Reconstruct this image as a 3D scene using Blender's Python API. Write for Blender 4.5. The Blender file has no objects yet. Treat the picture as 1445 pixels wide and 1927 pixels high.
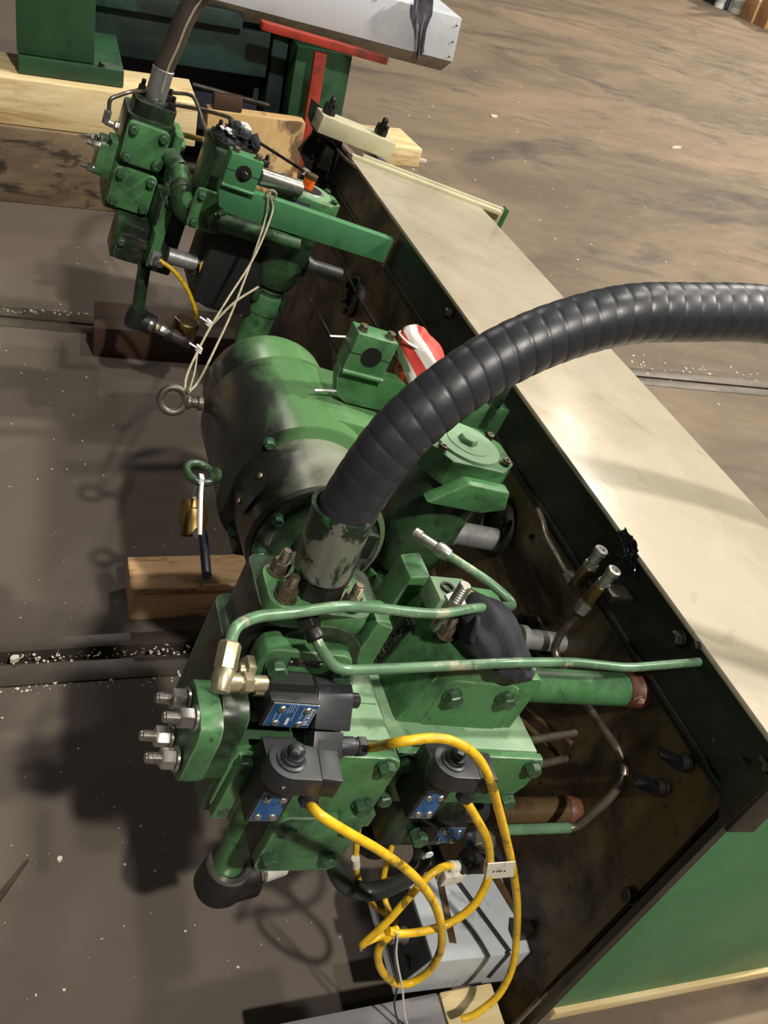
import bpy, bmesh, math, random
from mathutils import Vector, Matrix, noise
random.seed(7)
sc = bpy.context.scene
COL = sc.collection
# ---------------------------------------------------------------- camera
IW, IH, FP, CAMH = 1445, 1927, 1760.0, 1.6
# camera axes (right, down, forward) in world: rows are world X, Y, Z
WC = Matrix(((.93942, -.01071, .34261), (-.26705, -.64947, .71195), (.21489, -.76031, -.61298)))
# the machine stands on its timbers tipped about 12 degrees: rows are its x (towards tank), y (along tank), z (up)
MC = Matrix(((.87111, .16228, .46350), (-.27471, -.62132, .73382), (.40707, -.76657, -.49666)))
cd = bpy.data.cameras.new('camera'); cam = bpy.data.objects.new('camera', cd); COL.objects.link(cam)
cd.sensor_fit = 'HORIZONTAL'; cd.sensor_width = 36; cd.lens = FP / IW * 36; cd.clip_start = .02; cd.clip_end = 200
R3 = Matrix((WC.col[0], -WC.col[1], -WC.col[2])).transposed()
cam.matrix_world = Matrix.Translation((0, 0, CAMH)) @ R3.to_4x4()
sc.camera = cam
# ---------------------------------------------------------------- light
sc.view_settings.view_transform = 'Standard'; sc.view_settings.look = 'None'
sc.view_settings.gamma = 1; sc.view_settings.use_curve_mapping = False
sc.view_settings.exposure = 0.0
wd = bpy.data.worlds.new('hall'); sc.world = wd; wd.use_nodes = True
wd.node_tree.nodes['Background'].inputs[0].default_value = (.95, .96, 1, 1)
wd.node_tree.nodes['Background'].inputs[1].default_value = .022
def bay(name, loc, power, size, col=(1, .94, .84)):      # high bay lamps of the hall, all at about 8 m
    l = bpy.data.lights.new(name, 'SPOT'); l.energy = power; l.color = col; l.shadow_soft_size = size
    l.spot_size = 2.6; l.spot_blend = .4
    o = bpy.data.objects.new(name, l); COL.objects.link(o); o.location = loc
bay('high_bay_lamp', (1.6, -4.2, 8), 3100, .16)
bay('high_bay_lamp', (3.4, 2.8, 8), 800, .16)
bay('high_bay_lamp', (-5.5, -3, 8), 260, .2)
bay('high_bay_lamp', (9.5, 1.2, 8), 5600, .25)
bay('high_bay_lamp', (8.5, 9, 8), 1700, .3)
bay('high_bay_lamp', (15, 17, 8), 4200, .4, (1, .80, .58))
bay('high_bay_lamp', (22, 10, 8), 2000, .4, (1, .80, .58))
bay('high_bay_lamp', (0, 12, 8), 700, .3)
# ---------------------------------------------------------------- frames
OW = Vector((0, 0, CAMH))
MW = Matrix.Translation(OW) @ (WC @ MC.transposed()).to_4x4()
MWI = MW.inverted()
V = Vector
def _ray(px, py): return V(((px - IW / 2) / FP, (py - IH / 2) / FP, 1))
def at(ax, px, py, v):           # machine-frame point seen at a pixel, on a plane of the machine
    r = MC @ _ray(px, py); return r * (v / r['xyz'.index(ax)])
def wat(ax, px, py, v):          # the same in the hall
    r = WC @ _ray(px, py); i = 'xyz'.index(ax); return OW + r * ((v - OW[i]) / r[i])
def m2w(p): return MW @ V(p)
def w2m(p): return MWI @ V(p)
# ---------------------------------------------------------------- materials
def lin(c):
    return tuple((x / 255 / 12.92 if x <= 10 else ((x / 255 + .055) / 1.055) ** 2.4) for x in c) + (1,)
def mat(name, col, rough=.5, metal=0., layers=(), bump=None, rv=0., spec=.5, stretch=(1, 1, 1), coat=0, dark_side=None, edge=None):
    m = bpy.data.materials.new(name); m.use_nodes = True; nt = m.node_tree; N = nt.nodes; L = nt.links
    b = N['Principled BSDF']; b.inputs['Metallic'].default_value = metal
    b.inputs['Specular IOR Level'].default_value = spec; b.inputs['Coat Weight'].default_value = coat
    tc = N.new('ShaderNodeTexCoord'); mp = N.new('ShaderNodeMapping'); mp.inputs['Scale'].default_value = stretch
    L.new(tc.outputs['Object'], mp.inputs[0])
    def nz(scale, detail=5, rgh=.6, dist=0.):
        n = N.new('ShaderNodeTexNoise'); n.inputs['Scale'].default_value = scale; n.inputs['Detail'].default_value = detail
        n.inputs['Roughness'].default_value = rgh; n.inputs['Distortion'].default_value = dist
        L.new(mp.outputs[0], n.inputs['Vector']); return n.outputs['Fac']
    def mr(src, lo, hi, a=0., z=1.):
        r = N.new('ShaderNodeMapRange'); L.new(src, r.inputs[0])
        for i, x in zip((1, 2, 3, 4), (lo, hi, a, z)): r.inputs[i].default_value = x
        return r.outputs[0]
    cur = None
    rgb = N.new('ShaderNodeRGB'); rgb.outputs[0].default_value = lin(col); cur = rgb.outputs[0]
    rcur = None
    for ly in layers:            # (colour, scale, lo, hi, amount, distortion)
        c2, s, lo, hi = ly[:4]; am = ly[4] if len(ly) > 4 else 1; di = ly[5] if len(ly) > 5 else .3
        f = mr(nz(s, 6, .65, di), lo, hi, 0, am)
        x = N.new('ShaderNodeMix'); x.data_type = 'RGBA'; L.new(f, x.inputs[0]); L.new(cur, x.inputs[6])
        x.inputs[7].default_value = lin(c2); cur = x.outputs[2]
    if dark_side:                    # ragged edged darker tone on one side: (colour, direction, lo, hi, noise scale, noise amount)
        c2, dv, lo, hi, ns, na = dark_side
        dp = N.new('ShaderNodeVectorMath'); dp.operation = 'DOT_PRODUCT'; L.new(tc.outputs['Object'], dp.inputs[0]); dp.inputs[1].default_value = dv
        ad = N.new('ShaderNodeMath'); ad.operation = 'MULTIPLY_ADD'; L.new(nz(ns, 6, .7, .6), ad.inputs[0]); ad.inputs[1].default_value = na; L.new(dp.outputs['Value'], ad.inputs[2])
        x = N.new('ShaderNodeMix'); x.data_type = 'RGBA'; L.new(mr(ad.outputs[0], lo, hi), x.inputs[0]); L.new(cur, x.inputs[6]); x.inputs[7].default_value = lin(c2); cur = x.outputs[2]
    if edge:                     # paint worn off along sharp edges: (colour, amount)
        bv = N.new('ShaderNodeBevel'); bv.samples = 4; bv.inputs['Radius'].default_value = .004
        ge = N.new('ShaderNodeNewGeometry'); dp = N.new('ShaderNodeVectorMath'); dp.operation = 'DOT_PRODUCT'; L.new(bv.outputs[0], dp.inputs[0]); L.new(ge.outputs['Normal'], dp.inputs[1])
        mu = N.new('ShaderNodeMath'); mu.operation = 'MULTIPLY'; L.new(mr(dp.outputs['Value'], .985, .90), mu.inputs[0]); L.new(mr(nz(28, 4), .44, .58, 0, edge[1]), mu.inputs[1])
        x = N.new('ShaderNodeMix'); x.data_type = 'RGBA'; L.new(mu.outputs[0], x.inputs[0]); L.new(cur, x.inputs[6]); x.inputs[7].default_value = lin(edge[0]); cur = x.outputs[2]
    L.new(cur, b.inputs['Base Color'])
    if rv: L.new(mr(nz(9, 4), .3, .7, max(.05, rough - rv), min(1, rough + rv)), b.inputs['Roughness'])
    else: b.inputs['Roughness'].default_value = rough
    if bump:
        bp = N.new('ShaderNodeBump'); bp.inputs['Strength'].default_value = bump[1]; bp.inputs['Distance'].default_value = .002
        L.new(nz(bump[0], 5), bp.inputs['Height']); L.new(bp.outputs[0], b.inputs['Normal'])
    return m
GRIME = (24, 28, 23)
green = mat('green_paint', (70, 118, 72), .42, edge=((150, 160, 134), .8), layers=[((92, 138, 94), 9, .45, .75, .5), ((40, 66, 44), 11, .50, .66, .7), (GRIME, 7, .54, .70, .9), ((20, 24, 20), 38, .62, .72, .7), ((168, 176, 140), 70, .70, .74, .7)], bump=(60, .25), rv=.15)
green_dirty = mat('oily_green_paint', (54, 84, 54), .38, edge=((128, 138, 116), .6), layers=[(GRIME, 6, .38, .56, .95), ((20, 22, 19), 24, .52, .66, .8), ((88, 78, 54), 14, .62, .72, .6)], bump=(70, .35), rv=.18)
green_pale = mat('worn_pale_green_paint', (116, 150, 116), .5, layers=[((150, 168, 132), 12, .5, .7, .7), ((60, 82, 56), 30, .58, .68, .7), (GRIME, 8, .64, .76, .7)], bump=(80, .35), rv=.12)
green_motor = mat('scuffed_motor_paint', (86, 128, 80), .3, dark_side=((30, 32, 29), (-1, 0, -.15), .06, .105, 9, .12), layers=[((52, 66, 52), 7, .55, .68, .8), ((128, 160, 122), 5, .5, .70, .7), ((182, 172, 120), 17, .68, .72, .8), ((150, 110, 70), 11, .72, .76, .6)], bump=(50, .15), rv=.12, stretch=(1, .55, 1))  # dark left flank: oily dirt and the barrel's shade painted in together
drum_paint = mat('worn_drum_paint', (128, 132, 116), .3, dark_side=((34, 36, 33), (-1, .1, 0), .068, .125, 14, .15), layers=[((92, 122, 84), 6, .48, .62, .8), ((52, 54, 48), 14, .54, .64, .9), ((206, 202, 160), 14, .62, .68, .9)], bump=(50, .2), rv=.12)  # left of the drum darkened in the colour, for dirt and shade alike
green_panel = mat('green_panel_paint', (66, 122, 80), .45, layers=[((44, 100, 60), 4, .45, .7, .6), ((38, 70, 46), 14, .6, .75, .5)], bump=(90, .1), rv=.1)
green_far = mat('dull_green_paint', (40, 80, 50), .5, layers=[((30, 54, 40), 3, .4, .65, .8), ((20, 26, 24), 7, .6, .75, .8), ((86, 116, 96), 9, .66, .8, .5)], bump=(40, .2))
teal = mat('dark_teal_paint', (34, 60, 55), .5, layers=[((20, 32, 31), 3, .40, .60, .9), ((66, 100, 86), 4, .6, .75, .6), ((16, 20, 20), 11, .62, .75, .8)], bump=(40, .2))
tank_in = mat('oil_stained_tank_plate', (100, 84, 58), .5, layers=[((80, 63, 40), 4, .4, .65, .8), ((24, 22, 18), 2.8, .47, .58, .95, 1.2), ((20, 18, 15), 60, .60, .68, .9), ((104, 82, 46), 9, .68, .8, .5)], bump=(60, .2), rv=.12)
tank_top = mat('cream_tank_paint', (176, 167, 148), .24, layers=[((158, 148, 127), 3, .42, .65, .7), ((138, 126, 104), 6, .60, .72, .6, 2.5), ((196, 188, 168), 4, .6, .75, .5), ((96, 88, 74), 11, .69, .74, .5, 3), ((84, 74, 60), 90, .69, .73, .6)], bump=(30, .05), rv=.07)
tank_blk = mat('oily_black_steel', (26, 25, 22), .45, layers=[((44, 42, 36), 12, .5, .7, .7), ((14, 14, 13), 6, .5, .65, .8)], bump=(60, .3), rv=.15)
cream = mat('cream_block_paint', (182, 178, 148), .45, layers=[((150, 140, 108), 8, .5, .7, .7), ((80, 70, 50), 26, .64, .72, .7)], bump=(50, .15))
steel = mat('bare_steel', (150, 148, 142), .35, .85, layers=[((86, 80, 70), 20, .5, .7, .7)], bump=(90, .1), rv=.12)
zinc = mat('zinc_plated_steel', (190, 188, 182), .3, .9, layers=[((120, 116, 108), 30, .5, .7, .6)], rv=.1)
zinc_y = mat('yellow_zinc_plating', (184, 176, 146), .35, .75, layers=[((120, 108, 70), 30, .5, .7, .6)])
darksteel = mat('dark_oily_steel', (58, 56, 52), .4, .7, layers=[((26, 25, 23), 20, .45, .65, .8), ((110, 96, 76), 40, .62, .72, .6)], bump=(90, .2), rv=.1)
tube_grn = mat('chipped_green_tube', (104, 140, 108), .32, .2, layers=[((70, 100, 76), 14, .45, .65, .7), ((170, 164, 140), 30, .58, .66, .8), ((54, 56, 46), 26, .66, .74, .8)], rv=.1)
tube_stl = mat('tarnished_steel_tube', (128, 120, 106), .32, .75, layers=[((60, 52, 42), 16, .45, .65, .8), ((168, 160, 140), 30, .6, .7, .6)], rv=.1)
galv = mat('galvanised_steel', (168, 170, 168), .42, .6, layers=[((126, 128, 128), 22, .45, .65, .7), ((206, 208, 206), 40, .6, .7, .7)], bump=(120, .2))
brass = mat('brass', (126, 104, 58), .4, .75, layers=[((76, 62, 40), 22, .42, .62, .8)], rv=.1)
bolt_grn = mat('painted_bolt', (66, 100, 74), .42, .2, layers=[((30, 34, 28), 60, .45, .62, .8), ((150, 146, 126), 90, .6, .7, .5)])
bolt_stl = mat('grimy_bolt_steel', (126, 116, 98), .42, .7, layers=[((52, 44, 34), 60, .42, .62, .8)])
rubber = mat('ribbed_black_rubber', (44, 46, 52), .40, layers=[((54, 52, 54), 5, .5, .7, .5), ((30, 30, 33), 20, .5, .7, .6), ((160, 142, 128), 26, .70, .725, .85, 0)], bump=(80, .1), rv=.08)
rub_far = mat('dusty_brown_rubber', (66, 56, 50), .5, layers=[((44, 38, 36), 10, .45, .65, .8)])
ferr = mat('patchy_painted_ferrule', (150, 148, 140), .36, .5, layers=[((32, 54, 40), 15, .45, .49, .95, .6), ((60, 128, 72), 17, .60, .63, .9), ((24, 26, 25), 18, .62, .7, .9)], rv=.1)
blk = mat('matt_black_casting', (30, 31, 32), .5, layers=[((44, 44, 42), 12, .5, .7, .6)], bump=(160, .2))
plastic = mat('black_plastic', (38, 40, 44), .42, layers=[((52, 53, 55), 14, .5, .7, .5)], bump=(200, .06))
blue = mat('blue_label_plate', (40, 92, 150), .35, .3, layers=[((70, 120, 172), 40, .5, .62, .7), ((30, 58, 96), 30, .56, .68, .7)])
white = mat('white_print', (216, 218, 216), .5)
alu = mat('aluminium_rim', (196, 198, 196), .3, .8)
yel = mat('grubby_yellow_cable', (226, 182, 36), .38, layers=[((188, 146, 30), 30, .48, .6, .6), ((56, 47, 28), 22, .55, .65, .85)])
sleeve = mat('white_sleeve', (214, 210, 196), .5, layers=[((120, 110, 90), 60, .56, .68, .7)])
nylon = mat('white_nylon', (222, 222, 220), .35)
cord = mat('pale_twine', (152, 145, 122), .8, layers=[((120, 112, 92), 90, .45, .65, .7)])
grey_box = mat('grey_box_paint', (176, 182, 186), .42, layers=[((186, 190, 194), 6, .5, .65, .6), ((104, 106, 108), 16, .58, .7, .6), ((70, 56, 44), 20, .68, .74, .7)], bump=(90, .1), rv=.1)
wood = mat('sawn_pale_timber', (204, 182, 134), .7, layers=[((224, 208, 166), 5, .45, .65, .8, 1), ((160, 120, 66), 9, .52, .7, .8, 1), ((84, 62, 36), 30, .64, .72, .7)], bump=(40, .5), stretch=(.25, 2, 2))
wood_red = mat('stained_reddish_timber', (206, 164, 122), .7, layers=[((228, 198, 150), 5, .45, .65, .7, 1), ((92, 62, 42), 10, .52, .66, .8, 1), ((40, 28, 20), 22, .6, .68, .85)], bump=(50, .5), stretch=(.3, 2, 2))
wood_old = mat('weathered_dark_timber', (118, 100, 76), .75, layers=[((84, 68, 50), 4, .42, .6, .8, 1), ((34, 28, 22), 9, .52, .6, .9, .6), ((170, 142, 98), 14, .62, .74, .6)], bump=(40, .6), stretch=(.5, 2, 1.2))
wood_dk = mat('oil_soaked_timber', (62, 42, 28), .65, layers=[((34, 24, 18), 8, .45, .62, .8), ((196, 152, 84), 5, .70, .72, .95, .8)], bump=(40, .5), stretch=(.3, 2, 2))
red = mat('red_stand_paint', (164, 56, 40), .45, layers=[((58, 36, 32), 4, .44, .62, .9), ((150, 44, 30), 12, .5, .7, .7)], rv=.1)
tray_m = mat('white_tray_paint', (196, 200, 206), .4, layers=[((168, 172, 176), 4, .5, .66, .6), ((110, 108, 104), 14, .66, .76, .6)], bump=(50, .1))
tray_u = mat('bare_grey_tray_lip', (138, 130, 116), .5, .2, layers=[((86, 78, 66), 8, .48, .66, .7)])
rag_m = mat('black_rag', (34, 35, 42), .85, layers=[((52, 53, 58), 20, .5, .66, .6)], bump=(240, .5))
rag_g = mat('grey_cloth', (112, 112, 124), .9, layers=[((78, 78, 88), 14, .5, .66, .7)], bump=(200, .4))
rust = mat('rusty_brown_pipe', (92, 74, 48), .4, .2, layers=[((58, 40, 24), 14, .44, .6, .85), ((150, 122, 76), 22, .6, .7, .7)], rv=.12)
rust_red = mat('rusty_red_ring', (104, 62, 46), .5, layers=[((70, 40, 28), 20, .45, .6, .8), ((200, 180, 160), 40, .62, .68, .8)])
orange = mat('orange_fluid_gauge', (226, 96, 24), .25, layers=[((250, 190, 70), 30, .55, .68, .8), ((120, 30, 12), 22, .55, .68, .8)])
card = mat('brown_cardboard', (176, 134, 92), .8, layers=[((140, 100, 66), 5, .5, .65, .7)])
gas = mat('pale_grey_cylinder_paint', (178, 180, 178), .4, layers=[((130, 132, 130), 5, .5, .65, .6)])
dusk = mat('dark_blue_grey_paint', (52, 56, 66), .6, layers=[((30, 32, 38), 4, .5, .65, .7)])
pvc_w = mat('dusty_white_plastic', (200, 198, 190), .5, layers=[((150, 146, 136), 20, .5, .66, .6)])
eye_m = mat('dusty_steel_eye', (104, 102, 92), .42, .5, layers=[((60, 58, 52), 30, .45, .65, .8)])
# ---------------------------------------------------------------- mesh helpers
def perp(d):
    d = V(d).normalized(); a = V((0, 0, 1)) if abs(d.z) < .9 else V((1, 0, 0))
    x = d.cross(a).normalized(); return x, d.cross(x).normalized()
def cr(pts, k=8):                # Catmull-Rom through the points
    p = [V(q) for q in pts]; p = [2 * p[0] - p[1]] + p + [2 * p[-1] - p[-2]]; o = []
    for i in range(1, len(p) - 2):
        for j in range(k):
            t = j / k; a, b, c, d = p[i - 1:i + 3]
            o.append(.5 * (2 * b + (c - a) * t + (2 * a - 5 * b + 4 * c - d) * t * t + (3 * b - a - 3 * c + d) * t ** 3))
    o.append(p[-2]); return o
def bend(pts, r=.02, k=6):       # polyline with round bends
    p = [V(q) for q in pts]; o = [p[0]]
    for i in range(1, len(p) - 1):
        a, b, c = p[i - 1:i + 2]; u = a - b; w = c - b; q = min(r, u.length * .45, w.length * .45)
        s = b + u.normalized() * q; e = b + w.normalized() * q
        for j in range(k + 1):
            t = j / k; o.append(s * (1 - t) ** 2 + b * 2 * t * (1 - t) + e * t * t)
    o.append(p[-1]); return o
class G:
    def __init__(s): s.bm = bmesh.new()
    def vs(s, ps): return [s.bm.verts.new(p) for p in ps]
    def f(s, vs):
        try: return s.bm.faces.new(vs)
        except ValueError: return None
    def hexa(s, p):              # four bottom points, four top points
        v = s.vs(p)
        for q in ((3, 2, 1, 0), (4, 5, 6, 7), (0, 1, 5, 4), (1, 2, 6, 5), (2, 3, 7, 6), (3, 0, 4, 7)): s.f([v[i] for i in q])
        return s
    def box(s, x0, x1, y0, y1, z0, z1):
        return s.hexa([(x0, y0, z0), (x1, y0, z0), (x1, y1, z0), (x0, y1, z0), (x0, y0, z1), (x1, y0, z1), (x1, y1, z1), (x0, y1, z1)])
    def obox(s, c, ax, ay, az):  # oriented box: centre and three half vectors
        c, ax, ay, az = V(c), V(ax), V(ay), V(az)
        return s.hexa([c - ax - ay - az, c + ax - ay - az, c + ax + ay - az, c - ax + ay - az, c - ax - ay + az, c + ax - ay + az, c + ax + ay + az, c - ax + ay + az])
    def prism(s, poly, ax, a0, a1):
        mk = {'x': lambda a, q: (a, q[0], q[1]), 'y': lambda a, q: (q[0], a, q[1]), 'z': lambda a, q: (q[0], q[1], a)}[ax]
        return s.ext([mk(a0, q) for q in poly], [mk(a1, q) for q in poly])
    def ext(s, A, B):
        a, b = s.vs(A), s.vs(B); n = len(a); s.f(a[::-1]); s.f(b)
        for i in range(n): s.f([a[i], a[(i + 1) % n], b[(i + 1) % n], b[i]])
        return s
    def tube(s, pts, r, n=10, caps=True, rf=None, flat=None):
        p = [V(q) for q in pts]; rings = []; x = None; L = 0
        for i, q in enumerate(p):
            d = (p[min(i + 1, len(p) - 1)] - p[max(i - 1, 0)]).normalized()
            if x is None: x = perp(d)[0]
            x = (x - d * x.dot(d)).normalized(); y = d.cross(x)
            if i: L += (q - p[i - 1]).length
            ring = []
            for k in range(n):
                a = 2 * math.pi * k / n; rr = rf(L, a, i / (len(p) - 1)) if rf else r
                o = (x * math.cos(a) + y * math.sin(a)) * rr
                if flat: o = o - flat[0] * o.dot(flat[0]) * (1 - flat[1])
                ring.append(s.bm.verts.new(q + o))
            rings.append(ring)
        for A, B in zip(rings, rings[1:]):
            for k in range(n): s.f([A[k], A[(k + 1) % n], B[(k + 1) % n], B[k]])
        if caps: s.f(rings[0][::-1]); s.f(rings[-1])
        return s
    def cyl(s, p0, p1, r, n=20, r2=None):
        p0, p1 = V(p0), V(p1); x, y = perp(p1 - p0); r2 = r if r2 is None else r2
        c = [(math.cos(2 * math.pi * k / n), math.sin(2 * math.pi * k / n)) for k in range(n)]
        return s.ext([p0 + (x * a + y * b) * r for a, b in c], [p1 + (x * a + y * b) * r2 for a, b in c])
    def lathe(s, p0, d, prof, n=24, caps=True):   # prof: (height, radius)
        p0 = V(p0); d = V(d).normalized(); x, y = perp(d); R = []
        for h, r in prof: R.append(s.vs([p0 + d * h + (x * math.cos(2 * math.pi * k / n) + y * math.sin(2 * math.pi * k / n)) * r for k in range(n)]))
        for A, B in zip(R, R[1:]):
            for k in range(n): s.f([A[k], A[(k + 1) % n], B[(k + 1) % n], B[k]])
        if caps: s.f(R[0][::-1]); s.f(R[-1])
        return s
    def ring(s, c, d, ro, ri, h, n=24):           # flat ring with a hole
        c = V(c); d = V(d).normalized()
        return s.lathe(c, d, [(0, ri), (0, ro), (h, ro), (h, ri), (0, ri)], n, False)
    def torus(s, c, d, R, r, n=28, m=10):
        c = V(c); x, y = perp(d); d = V(d).normalized(); rows = []
        for i in range(n):
            a = 2 * math.pi * i / n; e = x * math.cos(a) + y * math.sin(a)
            rows.append(s.vs([c + e * (R + r * math.cos(2 * math.pi * j / m)) + d * r * math.sin(2 * math.pi * j / m) for j in range(m)]))
        for i in range(n):
            for j in range(m): s.f([rows[i][j], rows[(i + 1) % n][j], rows[(i + 1) % n][(j + 1) % m], rows[i][(j + 1) % m]])
        return s
    def blob(s, c, ax, ay, az, amp=.15, fr=2.5, seed=0., sub=4):  # lumpy ellipsoid
        c, ax, ay, az = V(c), V(ax), V(ay), V(az)
        r = bmesh.ops.create_icosphere(s.bm, subdivisions=sub, radius=1)
        for v in r['verts']:
            q = v.co.copy(); k = 1 + amp * noise.fractal(q * fr + V((seed, seed, seed)), .8, 2, 4)
            q = q * k; v.co = c + ax * q.x + ay * q.y + az * q.z
        return s
    def text(s, txt, o, dx, dy, size, depth=.0006):
        cu = bpy.data.curves.new('t', 'FONT'); cu.body = txt; cu.size = size; cu.extrude = depth; cu.align_x = 'CENTER'; cu.align_y = 'CENTER'
        cu.resolution_u = 2
        ob = bpy.data.objects.new('t', cu); COL.objects.link(ob); dg = bpy.context.evaluated_depsgraph_get()
        me = bpy.data.meshes.new_from_object(ob.evaluated_get(dg)); bpy.data.objects.remove(ob); bpy.data.curves.remove(cu)
        dx = V(dx).normalized(); dy = V(dy).normalized(); dz = dx.cross(dy); o = V(o)
        vv = s.vs([o + dx * v.co.x + dy * v.co.y + dz * v.co.z for v in me.vertices])
        for p in me.polygons: s.f([vv[i] for i in p.vertices])
        bpy.data.meshes.remove(me); return s
def rect(x0, x1, y0, y1, c=0., k=0):             # rectangle, corners cut (k=0) or rounded
    if not c: return [(x0, y0), (x1, y0), (x1, y1), (x0, y1)]
    o = []
    for cx, cy, a in ((x1 - c, y0 + c, -90), (x1 - c, y1 - c, 0), (x0 + c, y1 - c, 90), (x0 + c, y0 + c, 180)):
        for j in range(k + 2):
            t = math.radians(a + 90 * j / (k + 1)); o.append((cx + c * math.cos(t), cy + c * math.sin(t)))
    return o
# ---------------------------------------------------------------- scene helpers
class Th: pass
def tag(o, label, cat, group=None, kind=None):
    if label: o['label'] = label
    if cat: o['category'] = cat
    if group: o['group'] = group
    if kind: o['kind'] = kind
def T(name, label, cat, org, fr='M', group=None, kind=None):
    o = bpy.data.objects.new(name, None); COL.objects.link(o); o.empty_display_size = .05
    t = Th(); t.o = o; t.org = V(org); t.fr = fr
    o.matrix_world = (MW if fr == 'M' else Matrix()) @ Matrix.Translation(t.org)
    tag(o, label, cat, group, kind); return t
def mesh(name, g, m, org, bevel=0, smooth=38, seg=2):
    bm = g.bm; bmesh.ops.remove_doubles(bm, verts=bm.verts, dist=1e-6)
    bmesh.ops.recalc_face_normals(bm, faces=bm.faces)
    if bevel:
        es = [e for e in bm.edges if len(e.link_faces) == 2 and e.calc_face_angle(0) > .6]
        if es:
            bmesh.ops.bevel(bm, geom=es, offset=bevel, segments=seg, profile=.6, affect='EDGES', clamp_overlap=True)
    for v in bm.verts: v.co -= org
    me = bpy.data.meshes.new(name); bm.to_mesh(me); bm.free()
    for p in me.polygons: p.use_smooth = True
    try: me.set_sharp_from_angle(angle=math.radians(smooth))
    except Exception: pass
    me.materials.append(m); return me
def P(t, name, g, m, bevel=0, label=None, par=None, smooth=38, kind=None):   # part of a thing (or of a part)
    o = bpy.data.objects.new(name, mesh(name, g, m, t.org, bevel, smooth)); COL.objects.link(o)
    o.parent = par or t.o
    if label: o['label'] = label
    if kind: o['kind'] = kind
    return o
def S(name, label, cat, g, m, fr='M', bevel=0, group=None, kind=None, smooth=38):    # thing that is one mesh
    co = [v.co for v in g.bm.verts]
    org = V(((min(c.x for c in co) + max(c.x for c in co)) / 2, (min(c.y for c in co) + max(c.y for c in co)) / 2, min(c.z for c in co)))
    o = bpy.data.objects.new(name, mesh(name, g, m, org, bevel, smooth)); COL.objects.link(o)
    o.matrix_world = (MW if fr == 'M' else Matrix()) @ Matrix.Translation(org)
    tag(o, label, cat, group, kind); return o
_fast = {}
def fast_mesh(kind, s, m):
    k = (kind, round(s, 4), m.name)
    if k in _fast: return _fast[k]
    g = G(); d = (0, 0, 1); O = V((0, 0, 0))
    if kind == 'hex':
        g.cyl((0, 0, 0), (0, 0, .14 * s), .68 * s, 16); g.lathe(O, d, [(.14 * s, .575 * s), (.66 * s, .575 * s), (.76 * s, .48 * s)], 6)
    elif kind == 'nut':        # stud with nut and washer
        g.cyl((0, 0, 0), (0, 0, .14 * s), .7 * s, 18); g.lathe(O, d, [(.14 * s, .5 * s), (.18 * s, .58 * s), (.82 * s, .58 * s), (.92 * s, .5 * s)], 6)
        pr = []
        for i in range(9): pr += [(.92 * s + i * .085 * s, .32 * s), (.95 * s + i * .085 * s, .27 * s)]
        g.lathe(O, d, pr + [(1.72 * s, .24 * s)], 14)
    elif kind == 'dome':
        g.lathe(O, d, [(0, .5 * s), (.16 * s, .47 * s), (.3 * s, .34 * s), (.36 * s, .12 * s)], 14)
    elif kind == 'cap':        # socket cap screw
        g.lathe(O, d, [(0, .5 * s), (.6 * s, .5 * s), (.66 * s, .44 * s), (.66 * s, .24 * s), (.4 * s, .24 * s), (.4 * s, .01)], 14)
    me = mesh(kind + '_fastener', g, m, V((0, 0, 0))); _fast[k] = me; return me
def bolt(t, pos, nrm, s=.02, kind='hex', m=None, name='bolt', par=None, spin=None):
    o = bpy.data.objects.new(name, fast_mesh(kind, s, m or bolt_grn)); COL.objects.link(o); o.parent = par or t.o
    q = V(nrm).to_track_quat('Z', 'Y').to_matrix().to_4x4()
    o.matrix_local = Matrix.Translation(V(pos) - t.org) @ q @ Matrix.Rotation(random.uniform(0, 1) if spin is None else spin, 4, 'Z'); return o
def rescale(o, k):               # grow a finished thing with its distance from the machine-frame origin
    o.matrix_world = MW @ Matrix.Scale(k, 4) @ MWI @ o.matrix_world
NX, NY, NZ = V((-1, 0, 0)), V((0, -1, 0)), V((0, 0, 1))
# ================================================================ setting: hall floor
conc = mat('stained_concrete', (112, 98, 80), .72, layers=[((88, 76, 62), .9, .42, .60, .85, 1.2), ((134, 114, 92), .45, .48, .66, .8, 1.5), ((72, 65, 60), 1.3, .54, .68, .9, 1.6), ((60, 54, 50), .55, .56, .68, .8, 1.8), ((90, 79, 66), 6, .54, .72, .35, .6), ((146, 128, 106), 3, .66, .74, .5, 1), ((54, 48, 44), 40, .66, .74, .4)], bump=(120, .25), rv=.1, stretch=(.75, 1.2, 1), dark_side=((84, 75, 67), (-1, 0, 0), -.85, -.30, 1.6, .6))  # concrete gets darker towards low x, with a ragged edge
iron = mat('dirty_floor_iron', (78, 72, 64), .42, .35, layers=[((50, 44, 38), 6, .45, .65, .8), ((110, 100, 86), 26, .64, .72, .5)], bump=(90, .3))
crud = mat('crumbly_dirt', (60, 54, 46), .9, layers=[((150, 140, 120), 90, .62, .68, .8), ((30, 27, 24), 14, .5, .65, .8)], bump=(200, .8))
fl = T('floor', 'stained concrete hall floor crossed by iron edged joints', None, (0, 0, 0), 'W', kind='structure')
XL, XR = -4, 40
fy = lambda x: 2.80 - .082 * (x - .2)          # far joint runs slightly askew
XJ = 12
def slab(pts):
    g = G(); g.ext([V((x, y, -.12)) for x, y in pts], [V((x, y, 0)) for x, y in pts]); P(fl, 'floor_slab', g, conc)
slab([(XL, -4), (XR, -4), (XR, 1.325), (XL, 1.325)])
slab([(XL, 1.455), (XJ, 1.455), (XJ, fy(XJ) - .06), (XL, fy(XL) - .06)])
slab([(XL, fy(XL) + .065), (XJ, fy(XJ) + .065), (XJ, 1.455), (XR, 1.455), (XR, 40), (XL, 40)])
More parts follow.
